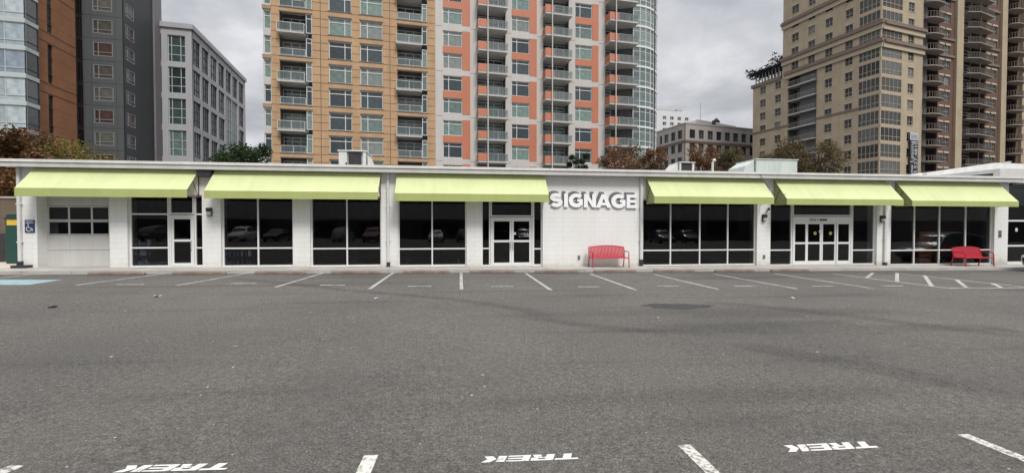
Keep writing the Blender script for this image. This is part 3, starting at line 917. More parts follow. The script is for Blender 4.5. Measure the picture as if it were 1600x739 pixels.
# ------------------------------------------------------------------ red benches
def bench(u0, Yb, label, rot=0):
    W, D = 1.72, .62
    x0 = at_y(u0, 400, Yb).x
    cx = x0 + W/2
    r = thing('park_bench', (cx, Yb, g(cx)+.12), label, 'bench', 'red metal benches along the shop front', rz=rot)
    def part(mb, name, mat=M_red, **k): return mb.build(name, mat, r, world=False, **k)
    h0 = -W/2+.02; h1 = W/2-.14
    # back: arched top rail, bottom rail, upright flat slats leaning back
    def back(x, t):                                    # t 0..1 up the back
        arch = .07*(1-((x-(h0+h1)/2)/((h1-h0)/2))**2)
        return (x, .02+.12*t, .43+(.40+arch)*t)
    m = MB()
    n = 24
    for i in range(n):
        x = h0+.03+(h1-h0-.06)*(i+.5)/n
        a = back(x, 0); b = back(x, .5); c = back(x, .97)
        for lo, hi in ((a, b), (b, c)):
            m.box(-.024, .024, -.006, .006, 0, 1, Matrix(((1,0,0,lo[0]),(0,1,hi[1]-lo[1],lo[1]),(0,0,hi[2]-lo[2],lo[2]),(0,0,0,1))))
    bk = part(m, 'backrest')
    m = MB()
    m.tube([back(h0+(h1-h0)*i/14, 1) for i in range(15)], .024, 8)
    m.tube([back(h0, 0.02), back(h1, 0.02)], .02, 8)
    m.build('back_rail', M_red, bk, world=False, smooth=True)
    m = MB()
    for i in range(14):
        y = -.42+.44*i/13
        z = .43 - .025*sin(pi*i/13) - (.03 if i == 0 else 0)
        m.box(h0, h1, y-.012, y+.012, z-.006, z+.006)
    part(m, 'seat')
    m = MB(); m.tube([(h0, -.45, .41), (h1, -.45, .41)], .022, 8); m.tube([(h0, .03, .40), (h1, .03, .40)], .02, 8); part(m, 'seat_rail', smooth=True)
    for s in (0, 1):
        x = h0 if s == 0 else h1
        m = MB()
        m.tube([(x, .16, 0), (x, .05, .43), back(x, .5), back(x, 1)], .024, 8)        # rear leg runs up into the back
        part(m, 'leg', smooth=True)
        m = MB()
        m.tube([(x, -.47, 0), (x, -.45, .43), (x, -.45, .56), (x, -.43, .62), (x, -.38, .655), (x, -.28, .665), (x, .09, .665)], .022, 8)
        m.tube([(x, -.45, .40), (x, .05, .40)], .02, 8)
        part(m, 'armrest', smooth=True)
        for yy in (-.47, .16):
            m = MB(); m.box(x-.04, x+.04, yy-.04, yy+.04, 0, .012); part(m, 'foot_plate')
    return r
bench(920.5, YW-.42, 'red slatted metal bench against the white wall under the raised lettering', radians(0))
bench(1491, YW-.42, 'red slatted metal bench in front of the rightmost shop window', radians(0))

# ------------------------------------------------------------------ wheel stops
tops = [(at_g(*b)).x for a, b in FAR[:11]]
tops.sort()
wl_lab = ['before the garage door', 'before the single glass door', 'before the shop window with the goods in it', 'before the second plain window', 'below the pier between the second and third awnings',
 'below the window left of the double glass doors', 'below the double glass doors', 'before the left half of the white wall', 'just right of the first red bench', 'before the middle of the four-part window', 'below the pier left of the sliding doors', 'before the sliding doors']
def stopmesh(L=1.75):
    m = MB()
    m.prism([(-L/2,0),(L/2,0),(L/2,.07),(L/2-.06,.11),(-L/2+.06,.11),(-L/2,.07)], -.075, .075)
    return m
proto = None
xs_ = [tops[0]-2.5] + tops
for i in range(len(xs_)-1):
    cx = (xs_[i]+xs_[i+1])/2
    yy = SWY - .33
    if proto is None:
        o = stopmesh().build('wheel_stop', M_stop, bev=.02); proto = o
    else:
        o = proto.copy(); COL.objects.link(o)
    o.location = (cx+random.uniform(-.06,.06), yy+random.uniform(-.04,.04), g(cx)); o.rotation_euler = (0, math.atan(GK), random.uniform(-.03,.03))
    tag(o, 'low brown concrete wheel stop ' + wl_lab[min(i, 11)], 'wheel stop', 'concrete wheel stops along the walk')

# ------------------------------------------------------------------ goods and furniture seen through the glass
M_bottle = plain('pale_plastic', (0.62, 0.68, 0.74), 0.25, var=0.3, scale=9)
M_bluep = plain('blue_packaging', (0.06, 0.24, 0.50), 0.4, var=0.3)
M_tanp = plain('tan_packaging', (0.55, 0.45, 0.32), 0.6, var=0.4)
M_wood = plain('brown_wood', (0.42, 0.20, 0.09), 0.6, var=0.3, scale=5)
def bottle(x, y, z, h, mat):
    m = MB(); m.tube([(x,y,z),(x,y,z+h*.7),(x,y,z+h*.85),(x,y,z+h)], [h*.16,h*.16,h*.06,h*.05], 8)
    return m
def goods(u0, u1, ztops, lab, cols, n, shelfu=None, Yq=YW+.5):
    x0, x1 = at_y(u0, 390, Yq).x, at_y(u1, 390, Yq).x
    zb_ = g(x0)+.12
    r = thing('display_shelf', ((x0+x1)/2, Yq, zb_), lab, 'display shelf')
    m = MB()
    for z in ztops: m.box(x0, x1, Yq-.18, Yq+.18, zb_+z-.03, zb_+z)
    for x in (x0, x1): m.box(x-.015, x+.015, Yq-.17, Yq+.17, zb_, zb_+max(ztops)+.02)
    m.build('rack', M_dark, r)
    rnd = random.Random(n)
    for z in ztops:
        for i in range(n):
            x = x0+.06+(x1-x0-.12)*(i+.5)/n
            kk = rnd.randrange(len(cols)); h = rnd.uniform(.16,.30)
            mt = cols[kk]
            y = Yq-.08+rnd.uniform(-.05,.08)
            if rnd.random() < .6: mm = bottle(x, y, zb_+z, h, mt)
            else:
                mm = MB(); mm.box(x-.05, x+.05, y-.05, y+.05, zb_+z, zb_+z+h*.8)
            o = at_base(mm, 'shop_goods', mt)
            tag(o, 'packaged goods standing on the ' + lab.split(',')[0], 'goods', 'goods on the ' + lab.split(',')[0])
goods(205, 240, [.05, .42, .80], 'low rack behind the window left of the single glass door, filled with bottles', [M_bottle, M_tanp, M_bottle, M_bluep], 6)
goods(349, 398, [.05, .40], 'low rack behind the second shop front, with pale bottles', [M_bluep, M_bottle, M_bluep], 7)
Yq = YW+.75
xa_, xb_ = at_y(1436, 390, Yq).x, at_y(1457, 390, Yq).x
zb_ = g(xa_)+.12
r = thing('wooden_cabinet', ((xa_+xb_)/2, Yq, zb_), 'brown wooden cabinet behind the rightmost shop window', 'cabinet')
m = MB(); m.box(xa_, xb_, Yq, Yq+.4, zb_, zb_+1.62); m.build('case', M_wood, r, bev=.01)
for i in range(5):
    m = MB(); m.box(xa_+.03, xb_-.03, Yq-.02, Yq-.002, zb_+.08+.3*i, zb_+.34+.3*i); m.build('drawer', M_wood, r, bev=.006)
M_lit, t_, b_ = newmat('lit_ceiling_panel')
b_.inputs['Emission Color'].default_value = (1, .98, .95, 1); b_.inputs['Emission Strength'].default_value = 6
p = at_y(1147, 331, YW+3.2); m = MB(); m.box(p.x-.35, p.x+.35, YW+3.0, YW+3.4, 3.13, 3.36)
p2 = at_y(1147, 331, YW+3.2)
m.v = [(a, b, c - 3.25 + p2.z) for a, b, c in m.v]
o = at_base(m, 'ceiling_light', M_lit); tag(o, 'lit white ceiling light inside the four-part shop window', 'ceiling light')

# ------------------------------------------------------------------ facades of the tall buildings
class Face:
    """a vertical facade: x along it (to the right seen from outside), y inward, z up"""
    def __init__(s, root, p, ang):
        s.root = root; s.p = Vector((p[0], p[1], 0)); s.a = ang
        s.d = Vector((cos(ang), sin(ang), 0)); s.n = Vector((-sin(ang), cos(ang), 0))
        s.W = Matrix.Translation(s.p) @ Matrix.Rotation(ang, 4, 'Z')
        s.L = wm(root).inverted() @ s.W
    def s_(s, u, n=0.0):
        d = ray(u, 356); q = s.p + s.n*n
        # (t d) = q + k s.d
        det = d.x*(-s.d.y) + s.d.x*d.y
        t = (q.x*(-s.d.y) + s.d.x*q.y)/det
        pt = Vector((d.x*t, d.y*t, 0))
        return (pt - q).dot(s.d)
    def z_(s, u, v, n=0.0):
        d = ray(u, v); q = s.p + s.n*n
        det = d.x*(-s.d.y) + s.d.x*d.y
        t = (q.x*(-s.d.y) + s.d.x*q.y)/det
        return EYE + d.z*t
    def part(s, mb, name, mat, **k):
        o = mb.build(name, mat, s.root, world=False, **k)
        o.matrix_basis = s.L
        return o
    def put(s, me, name, x, y, z, rz=0.0, parent=None):
        o = link(name, me, parent or s.root)
        o.matrix_basis = (s.L if parent is None else Matrix()) @ Matrix.Translation((x, y, z)) @ Matrix.Rotation(rz, 4, 'Z')
        return o
def grid_wall(m, s0, s1, z0, z1, th, cols, y0=0.0):
    x = s0
    for a, b, ops in sorted(cols):
        if a > x: m.box(x, a, y0, y0+th, z0, z1)
        z = z0
        for c, d in sorted(ops):
            if c > z + 1e-4: m.box(a, b, y0, y0+th, z, c)
            z = max(z, d)
        if z < z1 - 1e-4: m.box(a, b, y0, y0+th, z, z1)
        x = b
    if x < s1: m.box(x, s1, y0, y0+th, z0, z1)
CACHE = {}
def win_meshes(w, h, vs, hs, bar, fmat, gmat, dep=.10, key=''):
    k = (round(w, 2), round(h, 2), tuple(vs), tuple(hs), bar, fmat.name, gmat.name, key)
    if k in CACHE: return CACHE[k]
    f = MB(); b = bar
    f.box(0, b, 0, dep, 0, h); f.box(w-b, w, 0, dep, 0, h); f.box(b, w-b, .002, dep-.002, 0, b); f.box(b, w-b, .002, dep-.002, h-b, h)
    for x in vs: f.box(x*w-b/2, x*w+b/2, .004, dep-.004, b, h-b)
    xs = [b] + [x*w for x in vs] + [w-b]
    for q in hs:                                   # (fraction up, first light, last light)
        fz, i0, i1 = q if isinstance(q, tuple) else (q, 0, len(xs)-1)
        for i in range(i0, i1):
            f.box(xs[i] + (b/2 if i else 0), xs[i+1] - (b/2 if i+1 < len(xs)-1 else 0), .006, dep-.006, fz*h-b/2, fz*h+b/2)
    p = MB()
    for i in range(len(xs)-1):
        zs = [0] + [q[0] if isinstance(q, tuple) else q for q in hs if not isinstance(q, tuple) or q[1] <= i < q[2]] + [1]
        for j in range(len(zs)-1):
            p.quad((xs[i], dep*.6, zs[j]*h+.01), (xs[i+1], dep*.6, zs[j]*h+.01), (xs[i+1], dep*.6, zs[j+1]*h-.01), (xs[i], dep*.6, zs[j+1]*h-.01))
    CACHE[k] = (f.mesh('window', fmat), p.mesh('pane', gmat))
    return CACHE[k]
def window(F_, a, b, z0, z1, n, vs, hs, bar, fmat, gmat, name='window', key=''):
    fm, pm = win_meshes(b-a, z1-z0, vs, hs, bar, fmat, gmat, key=key)
    o = F_.put(fm, name, a, n, z0)
    F_.put(pm, 'pane', 0, 0, 0, parent=o)
    return o
M_wframe = plain('pale_window_frame', (0.60, 0.62, 0.62), 0.5, var=0.04)
G_tower = tower_glass('tower_glass', [(0.0, (0.17, 0.245, 0.215)), (0.33, (0.03, 0.042, 0.048)), (0.56, (0.13, 0.18, 0.165)), (0.72, (0.20, 0.23, 0.21)), (0.84, (0.05, 0.07, 0.075))])
G_bay = tower_glass('bay_glass', [(0.0, (0.12, 0.16, 0.155)), (0.4, (0.20, 0.25, 0.235)), (0.75, (0.08, 0.11, 0.108))])
G_dark = tower_glass('dark_glass', [(0.0, (0.02, 0.022, 0.024)), (0.55, (0.05, 0.052, 0.055)), (0.8, (0.10, 0.10, 0.10))])
M_tan = brick('tan_brick', (0.48, 0.315, 0.182), (0.43, 0.275, 0.155), (0.39, 0.275, 0.175), .30, .10, .012, streak=.08)
M_joint = plain('dark_joint', (0.10, 0.06, 0.04), 0.9, var=0.1)
M_gpanel = plain('grey_panel', (0.47, 0.445, 0.42), 0.6, var=0.05, scale=.3, streak=.08)
M_opanel = plain('orange_panel', (0.44, 0.15, 0.078), 0.55, var=0.06, scale=.3, streak=.06)
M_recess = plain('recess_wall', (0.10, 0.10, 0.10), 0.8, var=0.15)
M_slab = plain('balcony_concrete', (0.42, 0.41, 0.39), 0.7, var=0.08, scale=.7)
M_rail = plain('grey_railing', (0.30, 0.31, 0.31), 0.5, var=0.08)
M_railw = plain('pale_railing', (0.52, 0.53, 0.52), 0.5, var=0.08)
M_roofg = plain('far_roof', (0.3, 0.3, 0.29), 0.9, var=0.1)
def railglass():
    m, t, b = newmat('railing_glass')
    t.nodes.remove(b)
    tr = N(t, 'ShaderNodeBsdfTransparent'); tr.inputs[0].default_value = (.75, .8, .78, 1)
    df = N(t, 'ShaderNodeBsdfGlossy'); df.inputs[1].default_value = .1; df.inputs[0].default_value = (.75, .8, .78, 1)
    mx = N(t, 'ShaderNodeMixShader'); mx.inputs[0].default_value = .16
    t.links.new(tr.outputs[0], mx.inputs[1]); t.links.new(df.outputs[0], mx.inputs[2])
    t.links.new(mx.outputs[0], t.nodes['Material Output'].inputs[0])
    return m
M_railglass = railglass()

# ---- the tan, grey and orange apartment tower behind the shop
TA = radians(90 - 83.3)
_p = at_depth(533, 56.7)
_d = Vector((cos(TA), sin(TA), 0))
troot = thing('apartment_tower', (_p[0], _p[1], g(_p[0])), 'tall apartment tower of tan brick and grey and orange panels with a rounded glass end', 'apartment tower')
FT = Face(troot, _p, TA)
S = FT.s_
FH = 3.0
zA = FT.z_(533, 245.5)
while zA > 3: zA -= 2*FH
KN = int((40 - zA)/FH)
if KN % 2: KN += 1
def zk(k): return zA + FH*k
TOP = zk(KN)
GB = -1.5
# tan brick skin
tw = MB(); cols = []
bands = [zk(k) for k in range(0, KN+1, 2)]
big = [(zk(k)+.38, zk(k)+FH-.42) for k in range(KN)]
balc = [(zk(k)+(.28 if k % 2 == 0 else 0), zk(k)+FH-(.34 if k % 2 else 0)) for k in range(KN)]
for a, b in ((516, 551.3), (564.5, 599.3)): cols.append((S(a), S(b), big))
for a, b in ((439.5, 490), (622, 668.5)): cols.append((S(a), S(b), balc))
grid_wall(tw, S(426.5), S(681), GB, TOP, .3, cols)
FT.part(tw, 'wall', M_tan)
jm = MB()                                    # dark joints scored in the brick piers
for a, b in ((426.5, 439.3), (490.2, 503), (503.4, 515.8), (551.6, 564.2), (599.6, 610.5), (611, 621.8), (668.7, 680.8)):
    for k in range(KN):
        for fz in (.06, .40, .73):
            z = zk(k)+FH*fz
            jm.box(S(a)+.03, S(b)-.02, -.012, .05, z, z+.05)
for u in (503.2, 610.7): jm.box(S(u)-.03, S(u)+.03, -.013, .05, zk(0), TOP-.02)
FT.part(jm, 'brick_joint', M_joint)
M_lint = plain('dark_lintel', (0.13, 0.11, 0.10), 0.8, var=.15)   # dark heads and sills of the two-storey bays
for a, b in ((439.5, 490), (622, 668.5)):
    for k in range(0, KN, 2):
        lm = MB(); lm.box(S(a)-.05, S(b)+.05, -.05, .05, zk(k)+.17, zk(k)+.275); FT.part(lm, 'sill', M_lint)
        lm = MB(); lm.box(S(a)-.05, S(b)+.05, -.025, .05, zk(k)+2*FH-.33, zk(k)+2*FH-.24); FT.part(lm, 'lintel', M_lint)
# grey and orange skin
gw = MB(); cols = []
owin = [(zk(k)+.46, zk(k)+FH-.52) for k in range(KN)]
OC = [(692.8, 722.7, 735), (799.5, 827, 838.3), (898, 924, 934)]
for a, b, c in OC: cols.append((S(a), S(b), owin))
OBAL = [(746, 790), (848.3, 888), (944.5, 987)]
for a, b in OBAL: cols.append((S(a), S(b), [(zk(0), TOP-.3)]))
grid_wall(gw, S(681)+.005, S(987.5), GB, TOP, .3, cols)
FT.part(gw, 'panel_wall', M_gpanel)
jg = MB()
for a, b in ((681.3, 692.6), (735.2, 745.8), (790.2, 799.2), (838.6, 848), (888.3, 897.7), (934.3, 944.2)):
    for k in range(0, KN, 2):
        jg.box(S(a)+.05, S(b)-.05, -.008, .05, zk(k)-.01, zk(k)+.03)
FT.part(jg, 'panel_joint', M_joint)
for a, b, c in OC:
    for k in range(0, KN, 2):
        m = MB()
        m.box(S(b)+.01, S(c), -.03, .05, zk(k)+.36, zk(k)+2*FH-.40)
        m.box(S(a), S(b)+.008, -.028, .05, zk(k)+FH-.50, zk(k)+FH+.44)
        FT.part(m, 'orange_panel', M_opanel)
# window units
for k in range(KN):
    for i, (a, b) in enumerate(((516, 551.3), (564.5, 599.3))):
        vs = (.70,) if i == 0 else (.32,)
        o = window(FT, S(a), S(b), *big[k], .16, vs, (.74,), .085, M_wframe, G_tower)
        kk = ('tlintel', i)
        if kk not in CACHE:
            w, h = S(b)-S(a), big[k][1]-big[k][0]
            q = MB(); q.box(-.08, w+.08, -.19, -.10, h+.002, h+.12); q2 = MB(); q2.box(-.08, w+.08, -.22, -.10, -.11, -.003)
            CACHE[kk] = (q.mesh('lintel', M_lint), q2.mesh('sill', M_lint))
        FT.put(CACHE[kk][0], 'lintel', 0, 0, 0, parent=o); FT.put(CACHE[kk][1], 'sill', 0, 0, 0, parent=o)
    for a, b, c in OC:
        window(FT, S(a), S(b), *owin[k], .14, (.30,), (.76,), .08, M_wframe, G_tower)
    for a, b, dw in ((480.5, 490, 439.5), (660.5, 668.5, 622)):
        window(FT, S(a), S(b)-.01, zk(k)+.29, zk(k)+FH-.35, .10, (), (.76,), .075, M_wframe, G_tower, name='side_window')
        window(FT, S(dw)+.02, S(a)-.02, zk(k)+.06, zk(k)+FH-.5, 1.5, (.34, .68), (.78,), .08, M_wframe, G_tower, name='balcony_door')
    window(FT, S(415), S(426), zk(k)+.45, zk(k)+FH-.4, .22, (), (.72,), .08, M_wframe, G_tower, name='corner_window')
    for a, b in OBAL:
        window(FT, S(a)+.02, S(b)-.02, zk(k)+.05, zk(k)+FH-.35, 1.5, (.36, .66), (.78,), .085, M_wframe, G_tower, name='balcony_door')
cw = MB(); grid_wall(cw, S(414), S(426.4), GB, TOP, .3, [(S(415), S(426), [(zk(k)+.45, zk(k)+FH-.4) for k in range(KN)])], y0=.10)
FT.part(cw, 'corner_wall', M_gpanel)
M_tband = plain('tan_band', (0.30, 0.20, 0.13), .8, var=.1)
for k in range(0, KN, 2):
    cb = MB(); cb.box(S(412.6), S(426.3), -.04, .4, zk(k)-.22, zk(k)+.22); FT.part(cb, 'corner_band', M_tband)
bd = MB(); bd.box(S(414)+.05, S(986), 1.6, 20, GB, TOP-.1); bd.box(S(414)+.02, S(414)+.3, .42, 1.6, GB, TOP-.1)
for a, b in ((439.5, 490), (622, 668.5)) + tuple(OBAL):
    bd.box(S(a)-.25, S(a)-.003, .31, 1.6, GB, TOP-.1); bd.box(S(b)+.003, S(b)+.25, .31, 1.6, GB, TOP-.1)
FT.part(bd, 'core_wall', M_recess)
rf = MB(); rf.box(S(413.5), S(988), -.05, 20.1, TOP+.003, TOP+.5)
FT.part(rf, 'roof', M_roofg)
# balconies
def railing_mesh(w, d, h, glass, panel, fmat, key):
    k = ('rail', round(w, 2), d, key)
    if k in CACHE: return CACHE[k]
    f = MB(); r = .035
    x0 = 0
    f.box(0, w, -d, -d+.05, h-.05, h); f.box(0, .05, -d+.05, -.02, h-.05, h); f.box(w-.05, w, -d+.05, -.02, h-.05, h)
    f.box(0, w, -d+.004, -d+.046, .08, .12)
    n = max(2, int(w/1.25))
    for i in range(n+1):
        x = (w-.05)*i/n; f.box(x, x+.05, -d+.002, -d+.048, .0, h-.052)
    nb = int(w/.22) if fmat is M_rail else 0
    for i in range(nb):
        x = .05+(w-.1)*(i+.5)/nb; f.box(x-.012, x+.012, -d+.012, -d+.036, .122, h-.052)
    for i in range(int(d/.22) if fmat is M_rail else 0):
        y = -d+.1+.22*i
        f.box(.012, .036, y-.012, y+.012, .0, h-.052); f.box(w-.036, w-.012, y-.012, y+.012, .0, h-.052)
    gl = MB()
    gl.box(.06 if not panel else w*.34, w-.06, -d+.052, -d+.06, .13, h-.06)
    pm = None
    if panel:
        q = MB(); q.box(.055, w*.30, -d-.02, -d-.002, .06, h-.02); q.box(-.02, -.002, -d+.05, -.05, .06, h-.02)
        pm = q.mesh('screen_panel', M_opanel)
    CACHE[k] = (f.mesh('railing', fmat), gl.mesh('railing_glass', M_railglass), pm)
    return CACHE[k]
def balcony(F_, a, b, z, d, panel=False, fmat=None, slab=.20, name='balcony', h=1.08, deep=1.5):
    key = ('slab', round(b-a, 2), d, slab)
    if key not in CACHE:
        m = MB(); m.box(0, b-a, -d-.05, 0, -slab, 0); m.box(.03, b-a-.03, .002, deep, -slab+.01, -.01)
        CACHE[key] = m.mesh('balcony', M_slab)
    o = F_.put(CACHE[key], name, a, 0, z)
    f, gl, pm = railing_mesh(b-a, d, h, True, panel, fmat or M_rail, (panel, (fmat or M_rail).name))
    r = F_.put(f, 'railing', 0, 0, 0, parent=o)
    F_.put(gl, 'railing_glass', 0, 0, 0, parent=o)
    if pm: F_.put(pm, 'screen_panel', 0, 0, 0, parent=o)
    return o
for k in range(1, KN):
    for a, b in ((439.5, 480), (622, 660)):
        if k % 2: balcony(FT, S(a)-.15, S(b), zk(k)+.04, .75, fmat=M_railw)
        else: balcony(FT, S(a)+.03, S(b), zk(k)+.30, .02, fmat=M_railw, slab=.03, h=.9)
    for i, (a, b) in enumerate(OBAL):
        balcony(FT, S(a)-(.05 if i < 2 else .0), S(b)+.05, zk(k)-.02, 1.25 if i < 2 else 1.55, panel=True)
for i, u in enumerate((762.5, 862.3, 959.5)):
    m = MB(); x = S(u, -1.3); m.tube([(x, -1.42 if i < 2 else -1.72, zk(0)-2), (x, -1.42 if i < 2 else -1.72, TOP+.3)], .075, 8)
    FT.part(m, 'drainpipe', M_railw)
# rounded glass end
RC = 5.4
cx_, cy_ = S(987.5)+.9, RC - .25
NP = 11
def cyl(a, r=RC): return (cx_ + r*sin(a), cy_ - r*cos(a))
angs = [radians(-10 + 122*i/NP) for i in range(NP+1)]
fm = MB(); gm_ = MB()
for i, a in enumerate(angs):
    x, y = cyl(a); M = Matrix.Translation((x, y, 0)) @ Matrix.Rotation(a, 4, 'Z')
    w = .05 if i != 4 else .10
    fm.box(-w, w, -.04, .10, .0, FH-.003, M)
for i in range(NP):
    a0, a1 = angs[i], angs[i+1]
    p0, p1 = cyl(a0), cyl(a1)
    q0, q1 = cyl(a0, RC-.2), cyl(a1, RC-.2)
    for z0, z1, e in ((0, .30, .06), (.98, 1.06, .0), (2.35, 2.41, .0)):
        o0, o1 = cyl(a0, RC+e), cyl(a1, RC+e)
        fm.add([(*q0, z0), (*q1, z0), (*o1, z0), (*o0, z0), (*q0, z1), (*q1, z1), (*o1, z1), (*o0, z1)],
               [(0,1,2,3),(7,6,5,4),(3,2,6,7),(1,0,4,5)])
    r0, r1 = cyl(a0, RC-.04), cyl(a1, RC-.04)
    for z0, z1 in ((.30, .98), (1.06, 2.35), (2.41, FH)):
        gm_.quad((*r0, z0), (*r1, z0), (*r1, z1), (*r0, z1))
fme, gme = fm.mesh('curved_window', M_wframe), gm_.mesh('pane', G_bay)
for k in range(KN):
    o = FT.put(fme, 'curved_window', 0, 0, zk(k)); FT.put(gme, 'pane', 0, 0, 0, parent=o)
m = MB(); m.tube([(cx_, cy_, GB), (cx_, cy_, TOP+.4)], RC-.22, 24); FT.part(m, 'glass_core', M_recess)
m = MB(); p = cyl(angs[4], RC+.12); m.tube([(*p, zk(0)), (*p, TOP)], .07, 6); FT.part(m, 'mullion', M_dark)

# ---- dark brick and glass building at the far left, and the charcoal block joined behind it
CA = radians(90 + 6.6)                              # right-hand walls run away from us along this
FA = CA - radians(90)                               # fronts
zc0 = 47.0
pc = at_depth(52, zc0)
croot = thing('brick_apartment_building', (pc[0], pc[1], g(pc[0])), 'red brown brick building with stacked pale glass bays at the left edge of the photo', 'building')
FC = Face(croot, pc, CA)                            # brick wall, x runs away
M_rbrick = brick('red_brown_brick', (0.36, 0.165, 0.082), (0.31, 0.14, 0.07), (0.20, 0.12, 0.08), .30, .10, .012, streak=.03)
G_left = tower_glass('sky_bay_glass', [(0.0, (0.30, 0.37, 0.40)), (.35, (0.40, 0.46, 0.48)), (.6, (0.22, 0.27, 0.33))], .05)
M_bayfr = plain('pale_bay_frame', (0.40, 0.44, 0.44), .5, var=.05)
C = FC.s_
LB = C(123.5)
fh = 2.8
z0c = FC.z_(52, 46.3)
while z0c > 3: z0c -= 2*fh
KC = 16
def zc_(k): return z0c + fh*k
nar = [(zc_(k)+.55, zc_(k)+2*fh-.75) for k in range(0, KC, 2)]
m = MB(); grid_wall(m, 0, LB, GB, zc_(KC), .3, [(C(80), C(88), nar)])
FC.part(m, 'wall', M_rbrick)
for a, b in nar: window(FC, C(80), C(88), a, b, .12, (), (.22, .44, .72), .06, M_dark, G_dark, name='slot_window')
m = MB()
for k in range(0, KC, 2):
    for dz in (-.68, .38): m.box(.02, LB-.01, -.02, .05, zc_(k)+dz, zc_(k)+dz+.09)
    for dz in (1.5, 3.4): m.box(.02, LB-.01, -.006, .05, zc_(k)+dz, zc_(k)+dz+.035)
FC.part(m, 'brick_joint', M_joint)
# glass bays: front plane a little nearer, their dark flank against the brick
FB = Face(croot, (pc[0], pc[1]), FA)                # x runs right, y away; x=0 at the brick corner
BD = 1.7
xb1 = FB.s_(46, -BD) ; xb0 = FB.s_(2, -BD)
m = MB(); m.box(xb0-4, -.32, .003, LB-.1, GB, zc_(KC)-.04); m.box(-.319, -.002, .003, .3, GB, zc_(KC)-.05); FB.part(m, 'front_wall', M_rbrick)
m = MB(); m.box(xb0+.1, xb1-.1, -BD+.12, -.003, GB, zc_(KC)-.3); FB.part(m, 'bay_core', M_recess)
for k in range(1, KC):
    m = MB(); m.box(xb0, xb1+.02, -BD-.06, -.003, zc_(k)-.22, zc_(k)+.20)
    FB.part(m, 'bay_band', M_bayfr)
    window(FB, xb0, xb1, zc_(k)+.205, zc_(k)+fh-.225, -BD, (.26,), (.24,), .075, M_bayfr, G_left, name='bay_window')
    fl_, pl_ = win_meshes(BD, fh-.43, (), (.24,), .07, M_dark, G_dark, key='side')
    o = FB.put(fl_, 'bay_side_window', xb1, -BD, zc_(k)+.205, rz=radians(90)); FB.put(pl_, 'pane', 0, 0, 0, parent=o)

pd = at_depth(196.5, 56.5)
droot = thing('charcoal_apartment_block', (pd[0], pd[1], g(pd[0])), 'charcoal grey apartment block with pale framed windows, left of the pale office', 'building')
FD = Face(droot, pd, FA)                            # front, corner at x = 0
FD2 = Face(droot, pd, CA)                           # right flank
M_char = plain('charcoal_panel', (0.075, 0.082, 0.086), .6, var=.07, scale=.3, streak=.12)
M_char_shade = plain('charcoal_panel_shaded', (0.036, 0.040, 0.044), .55, var=.06, scale=.3)  # same charcoal for the right flank, its shade put into the colour
D = FD.s_
zd0 = FD.z_(167, 113) - 1.4
while zd0 > 3: zd0 -= fh
KD = 16
zdk = [zd0 + fh*k for k in range(KD)]
tp = zdk[-1] + fh
wz_ = [(z+.55, z+fh-.55) for z in zdk]
m = MB(); grid_wall(m, D(134), 0, GB, tp, .25, [(D(150.5), D(181), wz_)])
m.box(D(120)-2, D(134)-.003, .9, 1.15, GB, tp)
FD.part(m, 'wall', M_char)
m = MB()
for z in zdk:
    m.box(D(134)+.02, -.02, -.008, .04, z+fh-.06, z+fh-.02); 
for u in (181.5+4, 147): m.box(D(u), D(u)+.03, -.007, .04, GB, tp-.01)
FD.part(m, 'panel_joint', M_dark)
F2 = FD2.s_
LD = F2(243.5)
s0, s1 = F2(201), F2(214.5)
m = MB(); grid_wall(m, .003, LD, GB, tp, .25, [(s0, s1, wz_)]); FD2.part(m, 'side_wall', M_char_shade)
m = MB(); m.box(LD+.003, LD+1.9, -.25, .25, GB, tp+.2); FD2.part(m, 'end_pier', plain('end_pier_panel', (.17, .165, .17), .6, var=.06, streak=.1))
m = MB(); m.box(D(134), -.35, 1.2, LD, GB, tp-.05); FD.part(m, 'core_wall', M_recess)
m = MB(); m.box(D(120)-2, .2, -.1, LD+1, tp+.21, tp+.5); FD.part(m, 'roof', M_dark)
G_char = tower_glass('charcoal_glass', [(0, (.07, .045, .04)), (.25, (.11, .115, .105)), (.55, (.05, .055, .06)), (.85, (.08, .075, .07))])
M_wfr2 = plain('grey_window_frame', (.20, .215, .22), .5, var=.05)
for a, b in wz_:
    window(FD, D(150.5), D(181), a, b, .0, (.26,), (.28,), .085, M_wfr2, G_char)
    window(FD2, s0, s1, a, b, .0, (.24,), (.28,), .10, M_wfr2, G_char, name='side_window')
for z in zdk:
    window(FD, D(123)-.2, D(133), z+.3, z+fh-.2, .62, (.4,), (), .07, M_dark, G_dark, name='recessed_window')

# ---- pale office block
pe = at_depth(303.5, 66.0)
eroot = thing('pale_office_building', (pe[0], pe[1], g(pe[0])), 'pale grey office building with a grid of tall greenish windows, right of the charcoal block', 'office building')
FE = Face(eroot, pe, FA + radians(1)); FE2 = Face(eroot, pe, CA + radians(1))
M_pale = plain('pale_office_panel', (.37, .37, .385), .6, var=.05, scale=.3, streak=.08)
G_off = tower_glass('office_glass', [(0, (.05, .075, .075)), (.4, (.13, .18, .17)), (.7, (.025, .035, .037))])
E1, E2 = FE.s_, FE2.s_
zt = FE.z_(290, 46)
rows = [(FE.z_(280, 97.5), FE.z_(280, 56)), (FE.z_(280, 146), FE.z_(280, 105.5)), (FE.z_(280, 195), FE.z_(280, 154.5)), (FE.z_(280, 244.5), FE.z_(280, 204)), (FE.z_(280, 293), FE.z_(280, 253))]
rows[-1] = (max(rows[-1][0], 1.2), rows[-1][1])
m = MB(); c1 = [(E1(266), E1(293.5), rows), (E1(249), E1(256.5), rows)]
grid_wall(m, E1(240), 0, GB, zt, .35, c1); FE.part(m, 'wall', M_pale)
cs = [(305.5, 316.5), (319.5, 329.5), (332.5, 342), (344.8, 353.5), (356.2, 364), (366.3, 373.5), (376, 383)]
LE = E2(385.5)
